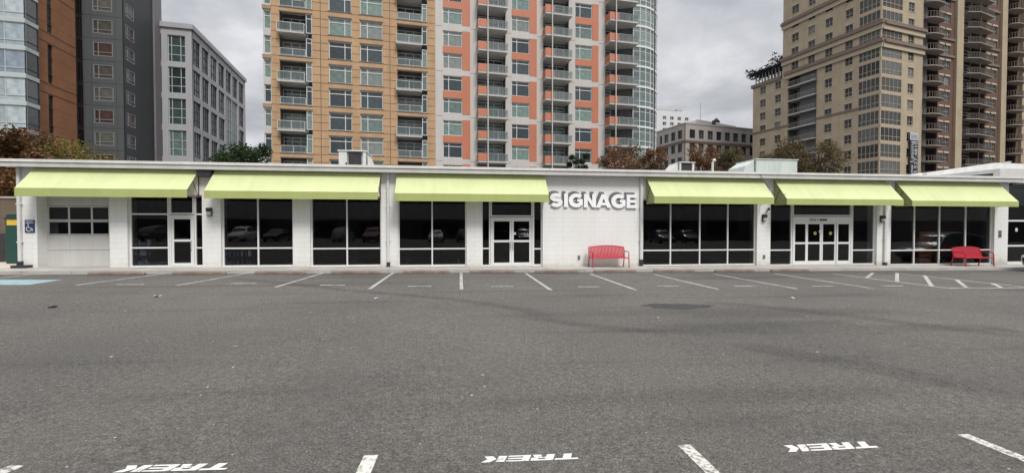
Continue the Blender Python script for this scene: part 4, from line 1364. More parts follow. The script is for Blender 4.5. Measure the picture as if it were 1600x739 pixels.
m = MB(); zg0, zg1 = rows[-1][0], rows[1][1]
grid_wall(m, .003, LE, GB, zt, .35, [(E2(a), E2(b), rows if i not in (4, 5) else [(zg0, zg1), rows[0]]) for i, (a, b) in enumerate(cs)] + [(E2(364), E2(366.3), [(zg0, zg1)])])
window(FE2, E2(356.2), E2(373.5), zg0, zg1, .12, (.16, .33, .5, .66, .83), tuple(i/9 for i in range(1, 9)), .10, M_bayfr, G_off, name='curtain_window'); FE2.part(m, 'side_wall', M_pale)
m = MB()
m.box(E1(240), .25, -.25, .1, zt+.003, zt+.7); FE.part(m, 'cornice', M_pale)
m = MB(); m.box(.103, LE+.2, -.25, .1, zt+.003, zt+.7); FE2.part(m, 'cornice', M_pale)
m = MB(); m.box(E1(240), -.36, .36, LE, GB, zt-.1); FE.part(m, 'core_wall', M_recess)
m = MB(); m.box(E1(240), .0, .1, LE, zt+.004, zt+.3); FE.part(m, 'roof', M_roofg)
for a, b in rows:
    window(FE, E1(266), E1(293.5), a, b, .15, (.2, .72), (.28, .62), .09, M_bayfr, G_off)
    window(FE, E1(249), E1(256.5), a, b, .15, (), (.28, .62), .09, M_bayfr, G_off)
    for i_, (p_, q_) in enumerate(cs):
        if i_ in (4, 5) and (a, b) != rows[0]: continue
        window(FE2, E2(p_), E2(q_), a, b, .15, (.33, .66), (.28, .62), .10, M_dark, G_off, name='side_window')
m = MB()
for p_, q_ in cs: m.box(E2(q_)+.05, E2(q_)+.2, -.04, -.001, GB, zt)
FE2.part(m, 'pilaster', M_pale)

# ---- beige brick apartment block on the right
BA = radians(90 - 78.25)
pb = at_depth(1372, 81.5)
broot = thing('beige_apartment_block', (pb[0], pb[1], g(pb[0])), 'beige brick apartment block with glazed corner bay and dark cornice bands', 'apartment block')
FBF = Face(broot, pb, BA)                           # right face, corner at x=0
FBL = Face(broot, pb, BA - radians(90))             # left face, ends at the corner x=0, negative x runs away
M_beige = brick('beige_brick', (.43, .35, .245), (.39, .315, .215), (.35, .30, .23), .3, .1, .012, streak=.10)
M_ledge = plain('dark_cornice', (.17, .125, .10), .8, var=.1)
M_ledgel = plain('pale_course', (.40, .34, .25), .8, var=.08)
L1, R1 = FBL.s_, FBF.s_
zl1 = FBL.z_(1371.5, 40); zl2 = FBL.z_(1371.5, 68)
def fl_z(u, v, Fc): return Fc.z_(u, v)
fb = 3.05
zb0 = FBL.z_(1291, 160/2.64) - fb/2                  # floor line below the window centred there
while zb0 > 2: zb0 -= fb
KB = int((62 - zb0)/fb)
zbk = [zb0 + fb*k for k in range(KB)]
wtop = zl2 - .3                                      # roof of the lower wing
wo_ = [(z+.62, z+fb-.72) for z in zbk]
wlow = [w for w in wo_ if w[1] < wtop]
T2 = zbk[-1] + fb
M_bfr = plain('dark_window_frame', (.26, .25, .22), .5, var=.1)
G_beige = tower_glass('beige_block_glass', [(0, (.016, .016, .018)), (.6, (.05, .052, .052)), (.85, (.18, .17, .155))], .1, .5)
lw = [(1185.5, 1194), (1208.5, 1217.5)]
hi = [w for w in wo_ if w[0] > zl2 + .4]
m = MB(); grid_wall(m, L1(1174.5), L1(1220)-.003, GB, wtop, .35, [(L1(a), L1(b), wlow) for a, b in lw])
cols = [(L1(1228.5), L1(1273), [(2.0, zl2-.55)])]
cols2 = [(L1(1285.5), L1(1296.5), wo_), (L1(1316.5), L1(1328), wo_)]
up = [(L1(1233.5), L1(1244), hi), (L1(1259), L1(1269.5), hi)]
def merge(c, extra):                                 # balcony recess low, two windows high
    a, b, ops = c
    return [(a, extra[0][0], ops), (extra[0][0], extra[0][1], ops+extra[0][2]), (extra[0][1], extra[1][0], ops), (extra[1][0], extra[1][1], ops+extra[1][2]), (extra[1][1], b, ops)]
grid_wall(m, L1(1220), L1(1338), GB, T2, .35, merge(cols[0], up) + cols2)
FBL.part(m, 'wall', M_beige)
def trim(F_, o, w, h):
    k = ('trim', round(w, 2), round(h, 2))
    if k not in CACHE:
        m = MB(); m.box(-.1, w+.1, -.15, -.07, h+.003, h+.28); a = m.mesh('lintel', M_ledgel)
        m = MB(); m.box(-.06, w+.06, -.18, -.07, -.12, -.003); CACHE[k] = (a, m.mesh('sill', M_ledgel))
    F_.put(CACHE[k][0], 'lintel', 0, 0, 0, parent=o); F_.put(CACHE[k][1], 'sill', 0, 0, 0, parent=o)
bw_ = [(1186, 1194, wlow), (1209, 1217, wlow), (1234, 1243.5, hi), (1259.5, 1269, hi), (1286, 1296, wo_), (1317, 1327.5, wo_)]
for a, b, ww in ((lw[0][0], lw[0][1], wlow), (lw[1][0], lw[1][1], wlow), (1233.5, 1244, hi), (1259, 1269.5, hi), (1285.5, 1296.5, wo_), (1316.5, 1328, wo_)):
    for z0, z1 in ww:
        if z1 > 55: continue
        o = window(FBL, L1(a), L1(b), z0, z1, .12, (.5,), (.42,), .09, M_bfr, G_beige)
        trim(FBL, o, L1(b)-L1(a), z1-z0)
m = MB(); grid_wall(m, R1(1404.5), R1(1437), GB, T2, .35, [(R1(1414.3), R1(1423.2), wo_)]); FBF.part(m, 'front_wall', M_beige)
hd = MB()
for z0, z1 in wo_:
    if z1 < 55:
        o = window(FBF, R1(1414.3), R1(1423.2), z0, z1, .12, (.5,), (.42,), .09, M_bfr, G_beige)
        trim(FBF, o, R1(1423.2)-R1(1414.3), z1-z0)
# glazed corner bay
M_bayw = plain('bay_spandrel', (.36, .29, .21), .7, var=.08)
ba, bb = L1(1338)+.003, R1(1404.5)-.003
G_bbay = tower_glass('corner_bay_glass', [(0, (.05, .06, .06)), (.45, (.10, .11, .108)), (.75, (.025, .028, .03))], .1, .5)
for z in zbk:
    if z > 56: continue
    w_, h_ = -ba - .12, fb - .55
    window(FBL, ba, -.12, z+.30, z+.30+h_, -.05, (.2, .4, .6, .8), (.36,), .085, M_bayw, G_bbay, name='bay_window')
    window(FBF, .12, bb, z+.30, z+.30+h_, -.05, (.2, .4, .6, .8), (.36,), .085, M_bayw, G_bbay, name='bay_window')
m = MB()
for z in zbk: m.box(ba, .06, -.07, .3, z-.245, z+.295)
m.box(-.12, .06, -.065, .12, GB, T2)
FBL.part(m, 'bay_spandrel', M_bayw)
m = MB()
for z in zbk: m.box(.063, bb, -.07, .3, z-.245, z+.295)
FBF.part(m, 'bay_spandrel', M_bayw)
# cornice bands wrapping both faces
zl3 = FBL.z_(1222, 43)
for z, st in ((zl1, 1220), (zl2, 1226), (zl3, 1220)):
    m = MB(); m.box(L1(st)-.3, .55, -.55, .0, z, z+.5); m.box(L1(st)-.2, .35, -.3, .0, z+.503, z+.8); FBL.part(m, 'cornice', M_ledge)
    m = MB(); m.box(L1(st)-.2, .35, -.28, .0, z-.9, z-.003); FBL.part(m, 'pale_course', M_ledgel)
    m = MB(); m.box(.553, R1(1437)+.4, -.55, .0, z, z+.5); m.box(.353, R1(1437)+.2, -.3, .0, z+.503, z+.8); FBF.part(m, 'cornice', M_ledge)
    m = MB(); m.box(.353, R1(1437)+.2, -.28, .0, z-.9, z-.003); FBF.part(m, 'pale_course', M_ledgel)
m = MB(); m.box(L1(1174)-.3, L1(1220)-.3, -.3, .3, wtop+.003, wtop+.75); FBL.part(m, 'wing_cornice', M_ledge)
zs1 = FBL.z_(1200, 205)
m = MB(); m.box(L1(1174.5)-.05, L1(1228), -.12, -.003, zs1, zs1+.4); FBL.part(m, 'string_course', M_ledge)
m = MB(); m.box(L1(1273.5), L1(1338), -.12, -.003, zs1, zs1+.4); FBL.part(m, 'string_course', M_ledge)
m = MB()
m.box(L1(1174.5), -.4, 1.9, 14, GB, wtop); m.box(L1(1220), L1(1338), 1.9, 14, wtop, T2-.1); m.box(L1(1338), -.4, .4, 14, wtop+.1, T2-.1)
m.box(L1(1220), L1(1228.5)-.003, .36, 1.9, GB, T2-.1); m.box(L1(1273)+.003, L1(1338), .36, 1.9, GB, T2-.1)
m.box(L1(1174.5), L1(1220)-.01, .36, 1.9, GB, wtop)
FBL.part(m, 'core_wall', M_recess)
m = MB(); m.box(.4, R1(1437)-.01, .36, 16, GB, T2-.1); FBF.part(m, 'core_wall', M_recess)
a_, b_2 = L1(1228.5)+.02, L1(1273)-.02
for z in zbk:
    if z < 2 or z > zl2-2.5: continue
    window(FBL, a_, b_2, z+.05, z+fb-.4, 1.6, (.17, .33, .5, .67, .83), (.75,), .1, M_bfr, G_beige, name='balcony_door')
    key = ('bbalc', 1)
    if key not in CACHE:
        m = MB(); m.box(0, b_2-a_, -.45, 1.6, -.22, 0); CACHE[key] = m.mesh('balcony', M_slab)
        r = MB(); w = b_2-a_
        r.box(0, w, -.42, -.37, .98, 1.04)
        n = int(w/.28)
        for i in range(n+1): r.box(w*i/n-.02 if i else 0, w*i/n+.02 if i < n else w, -.41, -.38, 0, .977)
        CACHE[('bbalr', 1)] = r.mesh('railing', M_bfr)
    o = FBL.put(CACHE[key], 'balcony', a_, 0, z+.1); FBL.put(CACHE[('bbalr', 1)], 'railing', 0, 0, 0, parent=o)

# ---- brown brick tower with beige piers, joined to it
proot = at_depth(1437, 81.5*1.0)
pbr = FBF.p + FBF.d*R1(1437)
nroot = thing('brown_brick_tower', (pbr.x, pbr.y, g(pbr.x)), 'dark brown brick tower with stacked balconies between beige piers, right of the leasing banner', 'apartment tower')
FN = Face(nroot, (pbr.x, pbr.y), BA)
M_brown = brick('dark_brown_brick', (.15, .088, .07), (.125, .072, .057), (.13, .09, .07), .3, .1, .012, streak=.1)
M_slab2 = plain('brown_slab', (.26, .23, .20), .7, var=.1)
M_brownbalc = plain('brown_balcony', (.10, .08, .068), .75, var=.1)
P1 = FN.s_
wn = [(z+.5, z+fb-.85) for z in zbk]
NW = [(1468, 1484), (1539.5, 1556.5)]
cols = [(P1(1438.5), P1(1466), [(1, T2-.2)]), (P1(1502), P1(1538.5), [(1, T2-.2)]), (P1(1570), P1(1589), [(1, T2-.2)])]
cols += [(P1(a), P1(b), wn) for a, b in NW]
cols += [(P1(1620), P1(1650), [(1, T2-.2)])]
m = MB(); grid_wall(m, .003, P1(1700), GB, T2, .4, cols, y0=.5); FN.part(m, 'wall', M_brown)
m = MB()
for a, b in ((1490.5, 1500.5), (1560.5, 1568.5), (1593.5, 1602)): m.box(P1(a), P1(b), .05, .497, GB, T2)
FN.part(m, 'pier', M_beige)
m = MB(); m.box(.1, P1(1700), 2.6, 16, GB, T2-.1)
for a, b in ((1438.5, 1466), (1502, 1538.5), (1570, 1589), (1620, 1650)):
    m.box(P1(a)-.3, P1(a)-.003, .91, 2.6, GB, T2-.1); m.box(P1(b)+.003, P1(b)+.3, .91, 2.6, GB, T2-.1)
m.box(.1, P1(1700), .95, 2.59, T2-.09, T2)
FN.part(m, 'core_wall', plain('brown_recess', (.035, .026, .023), .9, var=.2))
hl = MB()
for a, b in NW:
    for z0, z1 in wn:
        if z1 > 55: continue
        o = window(FN, P1(a), P1(b), z0, z1, .62, (.22, .5, .78), (.5,), .12, M_bfr, G_beige)
        w = P1(b)-P1(a); k = ('brownlintel', round(w, 2))
        if k not in CACHE:
            m = MB(); m.box(-.15, w*.44, -.18, -.07, z1-z0+.003, z1-z0+.36); CACHE[k] = m.mesh('lintel', M_ledgel)
        FN.put(CACHE[k], 'lintel', 0, 0, 0, parent=o); FN.put(CACHE[k], 'lintel', w*.56+.15, 0, 0, parent=o)
m = MB()
for z in (zl1, zl2, zl3): m.box(P1(1466), P1(1490), .3, .499, z, z+.45); m.box(P1(1539), P1(1560), .3, .499, z, z+.45); m.box(P1(1593), P1(1640), -.2, .04, z, z+.45)
FN.part(m, 'cornice', M_ledge)
def round_balc(w, d, style):
    key = ('rb', round(w, 1), d, style)
    if key in CACHE: return CACHE[key]
    pts = [(0, .9)]
    if style == 'round':
        pts += [(w*(.5-.5*cos(pi*i/12)), .5 - (d+.5)*max(0, sin(pi*i/12))**.6) for i in range(13)]
    else:
        pts += [(0, -d*.35), (w*.28, -d), (w, -d*.55)]
    pts += [(w, .9)]
    m = MB(); m.slab(pts, -.16, 0)
    r = MB(); q = pts[1:-1]
    for i in range(len(q)-1):
        a, b = Vector((*q[i], 0)), Vector((*q[i+1], 0))
        L = (b-a).length
        if L < .02: continue
        n = max(1, int(L/.30))
        for t in range(n):
            c = a.lerp(b, (t+.5)/n); dd = (b-a)/L
            M = Matrix(((dd.x, -dd.y, 0, c.x), (dd.y, dd.x, 0, c.y), (0, 0, 1, 0), (0, 0, 0, 1)))
            r.box(-.055, .055, .02, .05, 0.05, 1.0, M)
        M = Matrix((((b-a).x/L, -(b-a).y/L, 0, a.x), ((b-a).y/L, (b-a).x/L, 0, a.y), (0, 0, 1, 0), (0, 0, 0, 1)))
        r.box(0, L, .0, .07, 1.003, 1.08, M)
    CACHE[key] = (m.mesh('balcony', M_slab2), r.mesh('railing', M_brownbalc))
    return CACHE[key]
for a, b, d, st in ((1438.5, 1466, 1.2, 'round'), (1502, 1541, 1.3, 'angled'), (1570, 1590, 1.2, 'round')):
    for z in zbk:
        if z > 54: continue
        sm, rm_ = round_balc(P1(b)-P1(a), d, st)
        o = FN.put(sm, 'balcony', P1(a), .0, z+.12); FN.put(rm_, 'railing', 0, 0, 0, parent=o)
        window(FN, P1(a)+.03, P1(min(b, 1538.5 if st == 'angled' else b))-.6, z+.15, z+fb-.5, 2.5, (.34, .67), (.75,), .12, M_bfr, G_dark, name='balcony_door')
m = MB(); m.tube([(P1(1528.5, -1), -.75, 0), (P1(1528.5, -1), -.75, T2)], .09, 6); FN.part(m, 'drainpipe', M_brownbalc)
# leasing banner on the corner of the beige block
zt_, zb_ = FN.z_(1427, 208, -.3), FN.z_(1427, 292, -.3)
xa_, xb_ = FBF.s_(1419.5, -.35), FBF.s_(1432, -.35)
bx = FBF.W @ Vector((xa_, -.35, 0))
br_ = thing('leasing_banner', (bx.x, bx.y, zb_), 'tall black banner reading Now Leasing, on the corner of the beige block', 'banner')
FX = Face(br_, (FBF.p.x, FBF.p.y), BA)
zcap = FBF.z_(1427, 219, -.35); zt_ = FBF.z_(1427, 208, -.35); zb_ = FBF.z_(1427, 296, -.35)
m = MB(); m.box(xa_, xb_, -.38, -.33, zb_, zcap-.003); FX.part(m, 'panel', M_black)
m = MB(); m.box(xa_, xb_, -.385, -.33, zcap, zt_); FX.part(m, 'header', M_swhite)
m = MB()
for dz in (.25, .55, .85): m.box(xa_+.2, xb_-.2, -.392, -.386, zcap+dz, zcap+dz+.12)
FX.part(m, 'header_print', M_dark)
m = MB(); m.box(xa_+.2, xb_-.2, -.33, -.004, zcap-.5, zcap-.4); m.box(xa_+.2, xb_-.2, -.33, -.004, zb_+.5, zb_+.6); FX.part(m, 'bracket', M_dark)
up_ = Matrix.Rotation(radians(90), 4, 'Z')
Hb = zcap - zb_
for k_, (txt, fx, sz) in enumerate((('Now Leasing', .44, .78*Hb/7.1), ('703.527.4810', .93, .78*Hb/7.6))):
    Mx = FX.W @ Matrix.Translation((xa_ + (xb_-xa_)*fx, -.384, zcap-.15)) @ WALLM @ up_
    text_mesh(txt, 1.0, M_swhite, 'lettering', br_, Mx @ Matrix.Diagonal((Hb/6.6, (xb_-xa_)*.56, 1, 1)), depth=.003, align='RIGHT')

# ---- grey stone office in the middle distance, white block behind it
pf = at_depth(1070, 112)
froot = thing('stone_office_building', (pf[0], pf[1], g(pf[0])), 'low grey brown stone office building with dark square windows, left of the beige block', 'office building')
FA2 = BA
FF = Face(froot, pf, FA2); FF2 = Face(froot, pf, FA2 - radians(90))
M_stone = plain('grey_brown_stone', (.36, .325, .30), .8, var=.08, scale=.4, streak=.1)
Q, Q2 = FF.s_, FF2.s_
zr_ = FF.z_(1071, 193.5)
r1 = (FF.z_(1080, 216), FF.z_(1080, 202.4)); r2 = (FF.z_(1080, 237), FF.z_(1080, 224)); r3 = (FF.z_(1080, 258), FF.z_(1080, 245))
r4 = (FF.z_(1080, 279), FF.z_(1080, 266))
rs = [r1, r2, r3, r4]
wc = [(1076.5+13.5*i - .18*i*i*.5, ) for i in range(8)]
fw = [(1076.5, 1085), (1090.7, 1098.4), (1104.5, 1112.5), (1118.2, 1126), (1131.2, 1139.5), (1144.2, 1152.2), (1157.2, 1164.7), (1170.3, 1178)]
fw2 = [(1030, 1033.4), (1037.1, 1043.5), (1047.5, 1054), (1058, 1064.7), (1010, 1016), (1020, 1026)]
m = MB(); grid_wall(m, 0, Q(1192), GB, zr_, .4, [(Q(a), Q(b), rs) for a, b in fw]); FF.part(m, 'wall', M_stone)
m = MB(); grid_wall(m, Q2(1005), -.003, GB, zr_, .4, [(Q2(a), Q2(b), rs) for a, b in fw2]); FF2.part(m, 'side_wall', M_stone)
for a, b in fw:
    for z0, z1 in rs: window(FF, Q(a), Q(b), z0, z1, .25, (.5,), (.7,), .12, M_dark, G_dark)
for a, b in fw2:
    for z0, z1 in rs: window(FF2, Q2(a), Q2(b), z0, z1, .25, (.5,), (.7,), .12, M_dark, G_dark, name='side_window')
m = MB(); m.box(.0, Q(1192), -.25, -.003, r1[0]-1.0, r1[0]-.55); FF.part(m, 'cornice', M_ledge)
m = MB(); m.box(Q2(1005), .25, -.25, -.003, r1[0]-1.0, r1[0]-.55); FF2.part(m, 'cornice', M_ledge)
m = MB(); m.box(.41, Q(1192), .41, 30, GB, zr_-.1); FF.part(m, 'core_wall', M_recess)
m = MB(); m.box(-.1, Q(1192), -.1, 30, zr_+.003, zr_+.35); FF.part(m, 'roof', M_stone)
zt2 = FF.z_(1090, 187, 6)
m = MB(); x0, x1 = FF.s_(1079, 6), FF.s_(1156, 6)
m.prism([(x0, zr_+.36), (x1, zr_+.36), (x1, zr_+1.3), (x1-2, zt2-.8), (x0+3, zt2), (x0+2, zt2)], 6, 20); FF.part(m, 'penthouse', M_roofg)
m = MB(); x = FF.s_(1093, 8); m.tube([(x, 8, zt2-.6), (x, 8, FF.z_(1093, 160, 8))], .10, 5)
an = FF.part(m, 'antenna', M_bayfr)
m = MB(); x = FF.s_(1114, 5); zz2 = zr_+.36
m.tube([(x, 5, zz2), (x, 5, zz2+1.2), (x, 5, zz2+2.6)], [.35, .5, .5], 8); m.tube([(x, 5, zz2+2.3), (x+.5, 4.8, zz2+2.8), (x+1.5, 4.5, zz2+2.2)], [.4, .6, .25], 8)
FF.part(m, 'vent_cowl', M_dark)

pw = at_depth(1020, 170)
wroot = thing('white_apartment_block', (pw[0], pw[1], g(pw[0])), 'white block with small dark windows far behind the stone office', 'building')
FW = Face(wroot, pw, FA)
M_whiteb = plain('white_render', (.62, .63, .64), .7, var=.04, streak=.05)
V1 = FW.s_
ztw = FW.z_(1050, 174)
rw = [(FW.z_(1050, 188), FW.z_(1050, 182.5)), (FW.z_(1050, 197), FW.z_(1050, 191.5)), (FW.z_(1050, 206.5), FW.z_(1050, 201))]
cw_ = [(1034.5, 1040), (1046, 1051.5), (1057.5, 1063), (1069, 1074.5)]
m = MB(); grid_wall(m, V1(1000), V1(1080), GB, ztw, .4, [(V1(a), V1(b), rw) for a, b in cw_]); m.box(V1(1000), V1(1080), .41, 25, GB, ztw-.1); FW.part(m, 'wall', M_whiteb)
for a, b in cw_:
    for z0, z1 in rw: window(FW, V1(a), V1(b), z0, z1, .2, (.5,), (), .14, M_whiteb, G_dark)
m = MB(); m.box(V1(1034), V1(1060), 3, 12, ztw-.05, ztw+1.2); m.box(V1(1063), V1(1072), 3, 9, ztw-.05, ztw+1.7); FW.part(m, 'roof_plant', M_roofg)
# steel sculpture-like planting and pergola on the wing roof of the beige block
ph = FBL.W @ Vector((L1(1196), 2.0, 0))
hroot = thing('roof_pergola', (ph.x, ph.y, wtop+.76), 'dark pergola and ragged planting on the lower roof of the beige block', 'pergola')
FP = Face(hroot, (FBL.p.x, FBL.p.y), BA - radians(90))
m = MB()
xs0, xs1 = L1(1176), L1(1217)
n = 9
for i in range(n):
    x = xs0 + (xs1-xs0)*i/(n-1)
    for y in (.6, 3.4):
        m = MB(); m.box(x-.09, x+.09, y-.09, y+.09, wtop+.76, wtop+3.1); FP.part(m, 'post', M_bfr)
m = MB()
for y in (.6, 3.4): m.box(xs0-1.5, xs1+.3, y-.1, y+.1, wtop+3.103, wtop+3.4)
for i in range(26):
    x = xs0 - 1.2 + (xs1-xs0+1.2)*i/25
    m.box(x-.08, x+.08, -.4, 4.4, wtop+3.403, wtop+3.6)
FP.part(m, 'beam', M_dark)
M_ivy = plain('dark_blue_planting', (.03, .035, .04), .8, var=.4)
m = MB(); rr = random.Random(5)
for i in range(900):
    t = rr.random(); x = xs0 - 2.5 + (xs1-xs0+2.8)*t
    hgt = 1.0 + 1.6*max(0, sin(t*9+1))*(.4+t)
    z = wtop + 2.9 + rr.random()*hgt*1.3; y = rr.uniform(-.6, 4.2)
    a = Vector((rr.gauss(0,1), rr.gauss(0,1), rr.gauss(0,.7))).normalized()*rr.uniform(.3, .9); b = a.cross(Vector((rr.gauss(0,1), rr.gauss(0,1), rr.gauss(0,1)))).normalized()*.16
    p = Vector((x, y, z)); m.quad(p-a*.5-b*.2, p+a*.5-b*.2, p+a*.6+b, p-a*.4+b)
FP.part(m, 'planting', M_ivy, fix=False)

# ------------------------------------------------------------------ the shop next door on the right, walls and yard on the left
nx0 = XR + .34
nb_ = thing('neighbour_shop', (nx0+9, YW+1, g(nx0+9)), 'white shop with low pitched white roof edge, at the right edge of the photo', 'building')
M_nwhite = plain('neighbour_white', (.60, .60, .58), .6, var=.06, streak=.12)
YN = YW + .6
zn1, zn2 = at_y(1590, 292, YN).z, at_y(1590, 264, YN).z
m = MB(); m.box(nx0, nx0+20, YN, YN+.3, zn1, zn2); m.box(nx0, nx0+.12, YN, YN+.3, g(nx0)-.1, zn1-.003); m.box(nx0+.12, nx0+20, YN+.05, YN+.25, g(nx0+20)-.1, g(nx0+10)+.1)
m.box(nx0+.0, nx0+20, YN+.31, YN+12, zn2-.2, zn2); m.box(nx0+6, nx0+20, YN+.01, YN+.29, g(nx0+20)+.16, zn1-.003)
m.build('wall', M_nwhite, nb_)
m = MB(); m.box(nx0+.0, nx0+20, YN-.5, YN-.003, zn1+.02, zn1+.14); m.build('soffit', M_dark, nb_)
YR = YW + 5.2
pl_ = [at_y(1448, 270, YR), at_y(1556, 254.5, YR), at_y(1600, 256.2, YR), at_y(1660, 259, YR)]
m = MB(); pts = [(p.x, p.z) for p in pl_]; pts += [(pts[-1][0], 3.6), (pts[0][0], 3.6)]
m.prism(pts, YR, YR+.25)
m.build('gable_parapet', M_nwhite, nb_)
m = MB()
m.add([(pts[0][0]+.1, YR+.255, pts[0][1]-.1), (pts[1][0], YR+.255, pts[1][1]-.1), (pts[2][0], YR+.255, pts[2][1]-.1), (pts[3][0], YR+.255, pts[3][1]-.1),
       (pts[0][0]+.1, YR+9, pts[0][1]-.1), (pts[1][0], YR+9, pts[1][1]-.1), (pts[2][0], YR+9, pts[2][1]-.1), (pts[3][0], YR+9, pts[3][1]-.1)], [(0,1,5,4),(1,2,6,5),(2,3,7,6)])
m.build('roof', M_nwhite, nb_)
YG = YN + .08
def xn_(u): return at_y(u, 360, YG).x
zt_, zb_ = at_y(1590, 345, YG).z, g(nx0)+.02
m = MB()
xa_, xb_ = nx0+.125, xn_(1607)
for x in (xa_+.03, xb_, xb_+1.6, nx0+5.9): m.box(x-.03, x+.03, YG, YG+.1, zb_, zn1-.01)
for a, b in ((xa_+.06, xb_-.03), (xb_+.03, xb_+1.57), (xb_+1.63, nx0+5.87)):
    m.box(a, b, YG+.003, YG+.097, zt_-.04, zt_+.04); m.box(a, b, YG+.003, YG+.097, zb_+.003, zb_+.2); m.box(a, b, YG+.003, YG+.097, at_y(1590, 384, YG).z-.04, at_y(1590, 384, YG).z+.04)
wf = m.build('shop_front', M_frame, nb_)
m = MB(); m.quad((xa_, YG+.05, zb_), (nx0+5.9, YG+.05, zb_), (nx0+5.9, YG+.05, zn1), (xa_, YG+.05, zn1)); m.build('pane', M_glass, wf, fix=False)
m = MB(); m.quad((xa_, YG+4, zb_-.1), (nx0+20, YG+4, zb_-.1), (nx0+20, YG+4, zn1+.4), (xa_, YG+4, zn1+.4)); m.box(nx0+.0, nx0+.11, YN+.31, YG+4, zb_, zn2-.21); m.build('interior_room', M_inwall, nb_)
m = MB(); q = at_y(1588.5, 359, YG+.03); m.box(q.x-.07, q.x+.07, YG+.035, YG+.04, q.z-.09, q.z+.09); m.build('notice', M_note, nb_)
sw2 = sheet(nx0, 46, SWY, YN+.05, .10); o = sw2.build('sidewalk', M_conc); o['kind'] = 'structure'

M_bwall = brick('brown_block_wall', (.15, .115, .085), (.13, .10, .075), (.12, .10, .08), .40, .20, .01, streak=.15)
YB = YW + 8.5
zt_ = at_y(10, 310, YB).z
x1 = XL - .6
m = MB(); m.box(-58, x1, YB, YB+.3, g(-20)-.4, zt_)
bw = at_base(m, 'garden_wall', M_bwall); tag(bw, 'brown block wall with a pale cap behind the green bin at the left edge', 'wall')
m = MB(); m.box(-58, x1+.05, YB-.06, YB+.36, zt_+.003, zt_+.1); m.build('wall_cap', M_conc, bw)
YP = YW + 3.2
p0, p1 = at_y(9, 395, YP), at_y(31, 395, YP)
zg = g(p0.x)+.012
zt_ = at_y(16, 334, YP).z
bn = thing('recycling_bin', ((p0.x+p1.x)/2, YP, zg), 'tall dark green bin with a yellow label, on the pale concrete at the left edge', 'bin')
M_green = plain('dark_green_enamel', (.012, .055, .045), .45, var=.1)
w = (p1.x-p0.x)/2; cx = (p0.x+p1.x)/2
m = MB(); m.prism([(cx-w, zg), (cx+w, zg), (cx+w, zt_-.18), (cx+w*.8, zt_), (cx-w*.8, zt_), (cx-w, zt_-.18)], YP, YP+.75); m.build('body', M_green, bn, bev=.02)
z1_, z2_ = at_y(16, 352, YP).z, at_y(16, 341, YP).z
m = MB(); m.box(cx-w*.75, cx+w*.75, YP-.012, YP-.002, z1_, z2_); m.build('label', plain('yellow_label', (.62, .42, .06), .5, var=.1), bn)
m = MB(); m.box(cx-w-.03, cx+w+.03, YP-.04, YP+.79, zt_-.24, zt_-.185); m.build('rim', M_dark, bn)
q = at_y(5, 373, YP+1); m = MB(); m.box(q.x-.18, q.x+.12, YP+1, YP+1.2, g(q.x)+.012, q.z+.25); 
tag(at_base(m, 'utility_box', M_dark, bev=.02), 'small dark utility box left of the tall green bin', 'box')

# ------------------------------------------------------------------ plant on the shop roof
M_unit = plain('unit_enamel', (.58, .59, .56), .5, var=.08, scale=1.5, streak=.15)
M_unitg = plain('unit_green_enamel', (.50, .55, .51), .5, var=.08, scale=1.5, streak=.15)
def hvac(name, u0, u1, vt, Y, d, label, mat): 
    a, b = at_y(u0, vt, Y), at_y(u1, vt, Y)
    r = thing(name, ((a.x+b.x)/2, Y, ZF1-.06), label, 'roof unit')
    return r, a.x, b.x, max(a.z, b.z)
YH = YW+4
r, a, b, zt_ = hvac('air_handler', 529, 571, 235.5, YH, 1.2, 'white roof air conditioning box with a dark grille, before the tan brick tower', M_unit)
zb_ = ZF1-.05
m = MB(); m.box(a, a+(b-a)*.31, YH, YH+1.5, zb_, zt_-.06); m.box(a+(b-a)*.9, b, YH, YH+1.5, zb_, zt_-.06); m.box(a+(b-a)*.31, a+(b-a)*.9, YH+.10, YH+1.5, zb_, zt_-.06)
m.build('casing', M_unit, r, bev=.02)
m = MB(); m.box(a-.05, b+.05, YH-.05, YH+1.55, zt_-.055, zt_); m.build('lid', M_unit, r, bev=.015)
m = MB()
for i in range(9):
    x = a+(b-a)*(.33+.055*i+.03); m.box(x, x+.05, YH+.03, YH+.095, zb_+.05, zt_-.09)
m.build('grille', M_dark, r)
m = MB(); m.prism([(b+.06, zb_), (b+.55, zb_), (b+.06, zt_-.2)], YH+.2, YH+1.3); m.build('side_hood', M_unit, r)
m = MB(); m.box(a+.32, a+.40, YH-.012, YH-.002, zb_+.3, zb_+.75); m.build('data_plate', M_dark, r)
YH = YW+5
r, a, b, zt_ = hvac('air_handler', 1182, 1246, 249.5, YH, 1.4, 'long pale green roof unit with a sloping intake hood, on the shop roof', M_unitg)
m = MB(); m.box(a, b, YH, YH+1.8, zb_, zt_-.05); m.build('casing', M_unitg, r, bev=.02)
m = MB(); m.box(a-.05, b+.05, YH-.05, YH+1.85, zt_-.048, zt_); m.build('lid', M_unitg, r, bev=.01)
hx = at_y(1158, 262, YH).x
m = MB(); m.prism([(a-.06, zt_-.06), (a-.06, zb_), (hx, zb_), (hx+.35, zt_-.42)], YH+.1, YH+1.7); m.build('intake_hood', M_unitg, r, bev=.015)
m = MB()
for fx, dz, w_, h_ in ((.10, .35, .32, .5), (.33, .16, .16, .30), (.43, .40, .10, .26)):
    m.box(a+(b-a)*fx, a+(b-a)*fx+w_, YH-.012, YH-.002, zb_+dz, zb_+dz+h_*.6)
m.build('data_plate', plain('unit_plate', (.25, .26, .25), .5), r)
m = MB()
for fx in (.05, .3, .55, .8, .97): m.box(a+(b-a)*fx, a+(b-a)*fx+.03, YH-.012, YH-.002, zb_+.02, zt_-.06)
m.build('panel_seam', M_unit, r)
YH = YW+4.5
